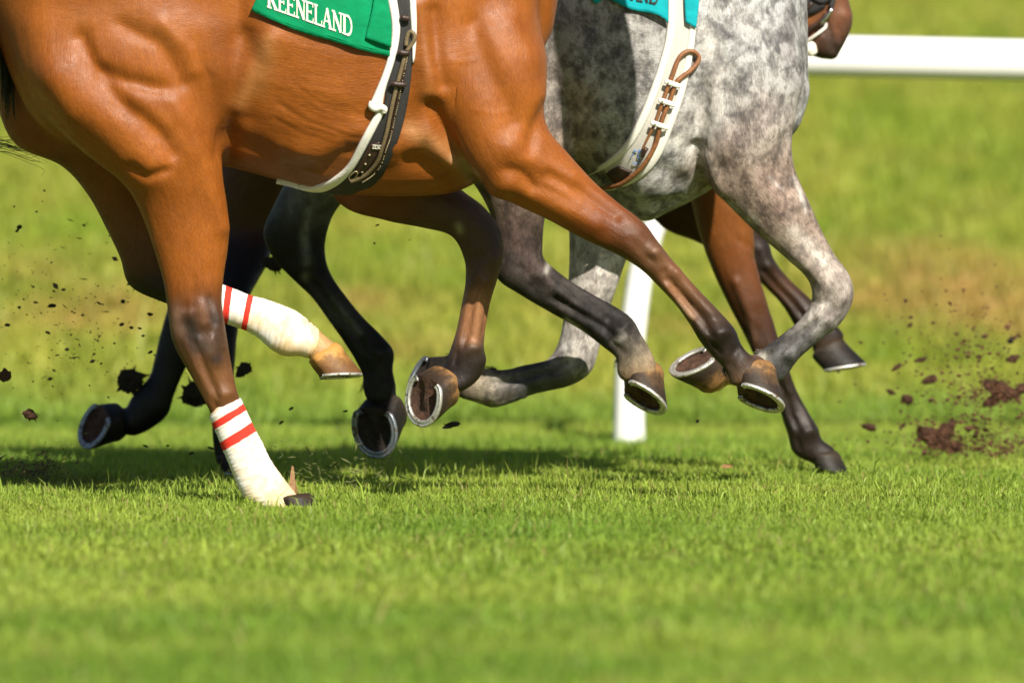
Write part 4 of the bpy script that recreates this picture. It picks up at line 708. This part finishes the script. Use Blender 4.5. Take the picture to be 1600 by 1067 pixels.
mesh_obj('bit_bar', *tube(on_body(bvC2, YC, [(1279, 36), (1288, 25), (1297, 13)], .02), [.005, .0065, .006], 8, 3), steel_m, br)
mesh_obj('noseband', *tube(on_body(bvC2, YC, [(1246, -30), (1268, -8), (1284, 0), (1298, -14), (1306, -40)], .012), .010, 8, 4, .5), blackweb, br)
mesh_obj('cheek_strap', *tube(on_body(bvC2, YC, [(1296, 12), (1299, -2), (1298, -30)], .012), .007, 8, 4, .6), blackweb, br)
mesh_obj('cheek_strap', *tube(on_body(bvC2, YC, [(1250, 28), (1258, 16), (1268, 4)], .012), .005, 8, 4, .6), dkleather, br)
mesh_obj('mouth_strap', *tube(on_body(bvC2, YC, [(1287, 36), (1287, 44), (1280, 52), (1268, 60), (1258, 66), (1252, 74)], .009), .0042, 8, 4), white_m, br)
mesh_obj('chin_pad', *tube(on_body(bvC2, YC, [(1264, 66), (1268, 73), (1273, 82)], .008), [.013, .018, .012], 12, 4, .6), thread_m, br)
drape(bvC2, YC, [(1240, -30), (1252, -14), (1262, -6)], [(1256, 26), (1272, 22), (1290, 10)], .006, 'mouth_cheek_cover', blackweb, br, 12, 6, lift=.004)

def tuft(parent, base, tip, Y, mat, n=26, r=.0007):
    mb = MB()
    for k in range(n):
        a = random.random(); q = random.gauss(0, 1); b0 = (base[0] + q * 1.2, base[1] + random.gauss(0, 1.2)); l = random.uniform(.5, 1.1); tx = (base[0] + (tip[0] - base[0]) * l + random.gauss(0, 3), base[1] + (tip[1] - base[1]) * l + random.gauss(0, 3))
        y = Y + random.gauss(0, .003); mb.add(*tube([P(*b0, y), P((b0[0] + tx[0]) / 2 + random.gauss(0, 1), (b0[1] + tx[1]) / 2, y), P(*tx, y)], [r, r * .8, r * .3], 4, 2))
    mb.build('fetlock_hair', mat, parent)
hair_k = simple('black_fetlock_hair', (.010, .009, .009), .45, 0, .3, 100, 0); hair_g = simple('grey_fetlock_hair', (.16, .14, .11), .5, 0, .4, 100, 0)
tuft(gb, (573, 590), (563, 612), YB + .12, hair_k); tuft(gb, (968, 556), (961, 574), YB - .1, hair_g); tuft(gb, (912, 508), (922, 528), YB - .1, hair_g, 18); tuft(gb, (775, 578), (758, 573), YB + .12, hair_k, 22)
tuft(ga, (705, 552), (694, 560), YA + .13, hair_k, 20); tuft(ga, (1130, 575), (1133, 592), YA - .15, hair_k, 20); tuft(gc, (262, 560), (258, 590), YC - .1, hair_k, 14); tuft(gb, (1190, 548), (1178, 548), YB - .14, hair_g, 20)

# ================================================================== kicked up turf
soil_m = simple('dark_soil', (.034, .023, .013), .95, 0, .6, 60, .004); red_m = simple('red_soil', (.085, .034, .016), .95, 0, .5, 60, .004)
def clod_mesh(name, seed, mat, elong=1.3, rough=.42):
    bm = bmesh.new(); bmesh.ops.create_icosphere(bm, subdivisions=4, radius=1); r_ = np.random.default_rng(seed)
    dirs = r_.normal(size=(34, 3)); dirs /= np.linalg.norm(dirs, axis=1)[:, None]; am = r_.normal(0, rough * .45, 34); kk = r_.uniform(4, 40, 34)
    for v in bm.verts:
        d = np.array(v.co); f = 1 + float((am * np.exp(-kk * (1 - dirs @ d))).sum()) + r_.normal(0, .05) + max(0, r_.normal(0, .5) - .75); v.co = v.co * max(f, .35); v.co.x *= elong; v.co.y *= .9
    me = bpy.data.meshes.new(name); bm.to_mesh(me); bm.free(); me.materials.append(mat); return me
cm = [clod_mesh('turf_clod', 100 + k, soil_m, 1.0 + .25 * (k % 3)) for k in range(6)]; rm = [clod_mesh('turf_clod', 200 + k, red_m, 1.1 + .25 * (k % 3)) for k in range(6)]
def clod(px, py, r, Y, red, label, group=None, flat=1.0):
    me = (rm if red else cm)[random.randrange(6)]; o = bpy.data.objects.new('turf_clod', me); C.objects.link(o); o.location = P(px, py, Y); s_ = r / (F / Y)
    o.scale = (s_, s_ * .8, s_ * flat); o.rotation_euler = (random.uniform(-.3, .3), random.uniform(-.6, .6), random.uniform(-.4, .4)); tag(o, label, 'clod', group or 'clods of turf kicked up by the hooves'); return o
clod(203, 595, 19, 26.6, 0, 'large round dark clod of turf flying just above the leftmost raised hoof')
clod(305, 616, 18, 26.6, 0, 'dark clod of turf half hidden behind the bandaged hind leg of the bay horse')
clod(427, 412, 11, 26.4, 0, 'ragged dark scrap of turf beside the hock of the black hind leg')
clod(382, 578, 8, 26.2, 0, 'small dark clod in the air below the raised bandaged hoof', flat=1.4)
clod(707, 664, 8, 25.6, 0, 'flat dark clod beneath the raised far forehoof of the bay horse', flat=.6)
clod(47, 648, 11, 25.6, 1, 'long reddish clod of soil left of the leftmost raised hoof', flat=.6)
clod(8, 587, 7, 25.6, 1, 'reddish clod of soil at the far left edge of the picture', flat=1.2)
clod(1563, 608, 17, 27.3, 1, 'biggest brown clod hanging high on the right beyond the farthest horse', flat=.75)
clod(1548, 626, 8, 27.3, 1, 'small brown clod just under the biggest one on the right')
clod(1453, 593, 7, 27.2, 1, 'round reddish clod alone in front of the rail grass on the right')
clod(1418, 624, 6, 27.2, 1, 'upright reddish clod between the grey knee and the biggest clod', flat=1.3)
clod(1360, 668, 11, 27.2, 1, 'flat brown clod low over the turf ahead of the farthest horse', flat=.5)
clod(1460, 684, 17, 27.3, 1, 'wide brown clump of soil skimming the turf on the right', flat=.85)
clod(1476, 672, 11, 27.3, 1, 'brown clod on top of the wide clump skimming the turf')
clod(1492, 697, 8, 27.3, 1, 'dark brown clod touching the grass right of the wide clump')
clod(1438, 562, 6, 27.2, 1, 'flat dark clod in mid air ahead of the farthest raised hoof', flat=.6)
clod(1400, 574, 5, 27.2, 1, 'small dark clod nearest ahead of the farthest raised hoof', flat=.7)
clod(1392, 562 + 50, 5, 27.2, 1, 'small brown clod level with the biggest one, nearer the horses', flat=.7)
clod(1579, 532, 5, 27.2, 0, 'topmost dark clod at the right edge'); clod(1582, 560, 6, 27.2, 1, 'brown clod under the topmost one at the right edge'); clod(1596, 606, 6, 27.2, 1, 'brown clod cut by the right edge of the picture', flat=1.3)
small = [(30, 480, 4), (82, 478, 6), (155, 474, 4), (192, 471, 5), (234, 491, 6), (190, 507, 6), (205, 512, 4), (218, 513, 4), (75, 520, 4), (235, 550, 4), (12, 508, 4), (30, 355, 5), (22, 323, 3), (57, 331, 3), (27, 360, 4), (153, 447, 2), (90, 555, 3), (158, 568, 3), (300, 708, 4), (262, 696, 4), (228, 697, 4), (330, 700, 5), (540, 642, 4), (455, 638, 4), (440, 660, 4), (590, 352, 3), (640, 375, 2), (585, 380, 3), (760, 625, 4), (820, 620, 4), (1090, 658, 4), (1415, 470, 4), (1422, 508, 5), (1512, 557, 5), (1530, 557, 5), (1527, 540, 4), (1432, 580, 3), (1485, 582, 3), (1442, 618, 4), (1550, 575, 4), (1590, 583, 3), (1510, 633, 5), (1589, 653, 5), (1540, 671, 6), (1520, 656, 5), (1408, 643, 4), (1410, 665, 6), (1572, 690, 6), (1525, 668, 6), (1392, 675, 4), (1310, 580, 4), (1336, 600, 3), (1312, 628, 3), (1345, 535, 3), (1575, 515, 3), (1592, 525, 4)]
for x, y, r_ in small: clod(x, y, r_ * .62, 25.9 if x < 1200 else 27.2, x > 1200, 'small loose crumb of soil in the air among the flying clods', 'small crumbs of soil in the air', flat=random.uniform(.5, 1.1))
# fine spray: countless crumbs and torn grass bits
def spray(name, lab, spots, mat, n, blade=False):
    mb = MB()
    for k in range(n):
        cx, cy, sx, sy, Y, dirn = spots[k % len(spots)]; x = random.gauss(cx, sx); y = random.gauss(cy, sy)
        if y > 765: continue
        p = P(x, y, Y + random.gauss(0, .12)); 
        if p[2] < .01: continue
        L = (.0009 + (.0018 if mat == red_m else .0012) * random.expovariate(1.0)) * (3.0 if blade else 1); a = dirn + random.gauss(0, .5); d = np.array((math.cos(a), random.uniform(-.3, .3), math.sin(a))) * L
        q = np.array((-d[2], random.uniform(-.5, .5) * L, d[0])) * (.14 if blade else .6); e = np.array((0, L * (.1 if blade else .5), 0))
        mb.add([p - d, p + q, p + d, p - q, p + e, p - e], [(0, 1, 4), (1, 2, 4), (2, 3, 4), (3, 0, 4), (1, 0, 5), (2, 1, 5), (3, 2, 5), (0, 3, 5)])
    o = mb.build(name, mat, None, False); return tag(o, lab, name.split('_')[0], kind='stuff')
spray('soil_spray', 'fine spray of soil thrown up along the turf behind the hooves', [(55, 735, 30, 18, 26.1, .6), (40, 745, 30, 12, 26.1, .5), (95, 500, 75, 60, 26, 0), (50, 740, 28, 14, 26.1, .6)], simple('brown_soil', (.10, .065, .035), .95, 0, .6, 60, 0), 1700)
spray('soil_spray', 'reddish crumbs of soil spraying up on the right beyond the farthest horse', [(1500, 690, 60, 14, 27.2, 0), (1530, 650, 45, 35, 27.2, 0), (1490, 600, 70, 70, 27.2, 0), (1560, 700, 40, 12, 27.2, 0), (1470, 690, 20, 12, 27.2, 0), (1540, 560, 50, 60, 27.2, 0), (1560, 612, 18, 12, 27.2, 0)], red_m, 3400)
spray('chaff_spray', 'torn bits of grass flying low over the turf', [(60, 720, 25, 14, 26, .9), (500, 720, 60, 18, 25.6, -.25), (560, 750, 60, 10, 25.4, .2), (110, 480, 80, 90, 26, -.2), (60, 730, 40, 16, 26, .6), (520, 735, 70, 16, 25.6, -.25)], simple('torn_grass', (.10, .11, .03), .8, 0, .5, 60, 0), 420, True)
# a few particular scraps on the turf
def leaf(name, px, py, Y, pts, mat, lab, cat):
    V = []; Fc = []; n = len(pts)
    for d in (-.002, .002): V += [P(px + x, py + y, Y) + np.array((0, d + .004 * math.sin(i * 2.1), 0)) for i, (x, y) in enumerate(pts)]
    Fc = [tuple(range(n))[::-1], tuple(range(n, 2 * n))] + [(i, (i + 1) % n, n + (i + 1) % n, n + i) for i in range(n)]
    return tag(mesh_obj(name, V, Fc, mat, None, False), lab, cat)
chip = simple('tan_turf_flake', (.27, .15, .07), .7, 0, .3, 60, .001); dryl = simple('dry_leaf', (.26, .13, .05), .7, 0, .3, 60, .001)
leaf('turf_flake', 457, 765, 25.02, [(-7, 2), (-4, -18), (-1, -38), (2, -36), (4, -16), (8, 4), (4, 12), (-3, 10)], chip, 'pointed tan flake standing up behind the planted hoof of the bay horse', 'flake')
leaf('dry_leaf', 1135, 728, 26.6, [(-9, 2), (-4, -3), (3, -4), (8, -2), (10, 1), (2, 3), (-5, 4)], dryl, 'small reddish dry leaf lying on the turf behind the bay forehoof', 'leaf')
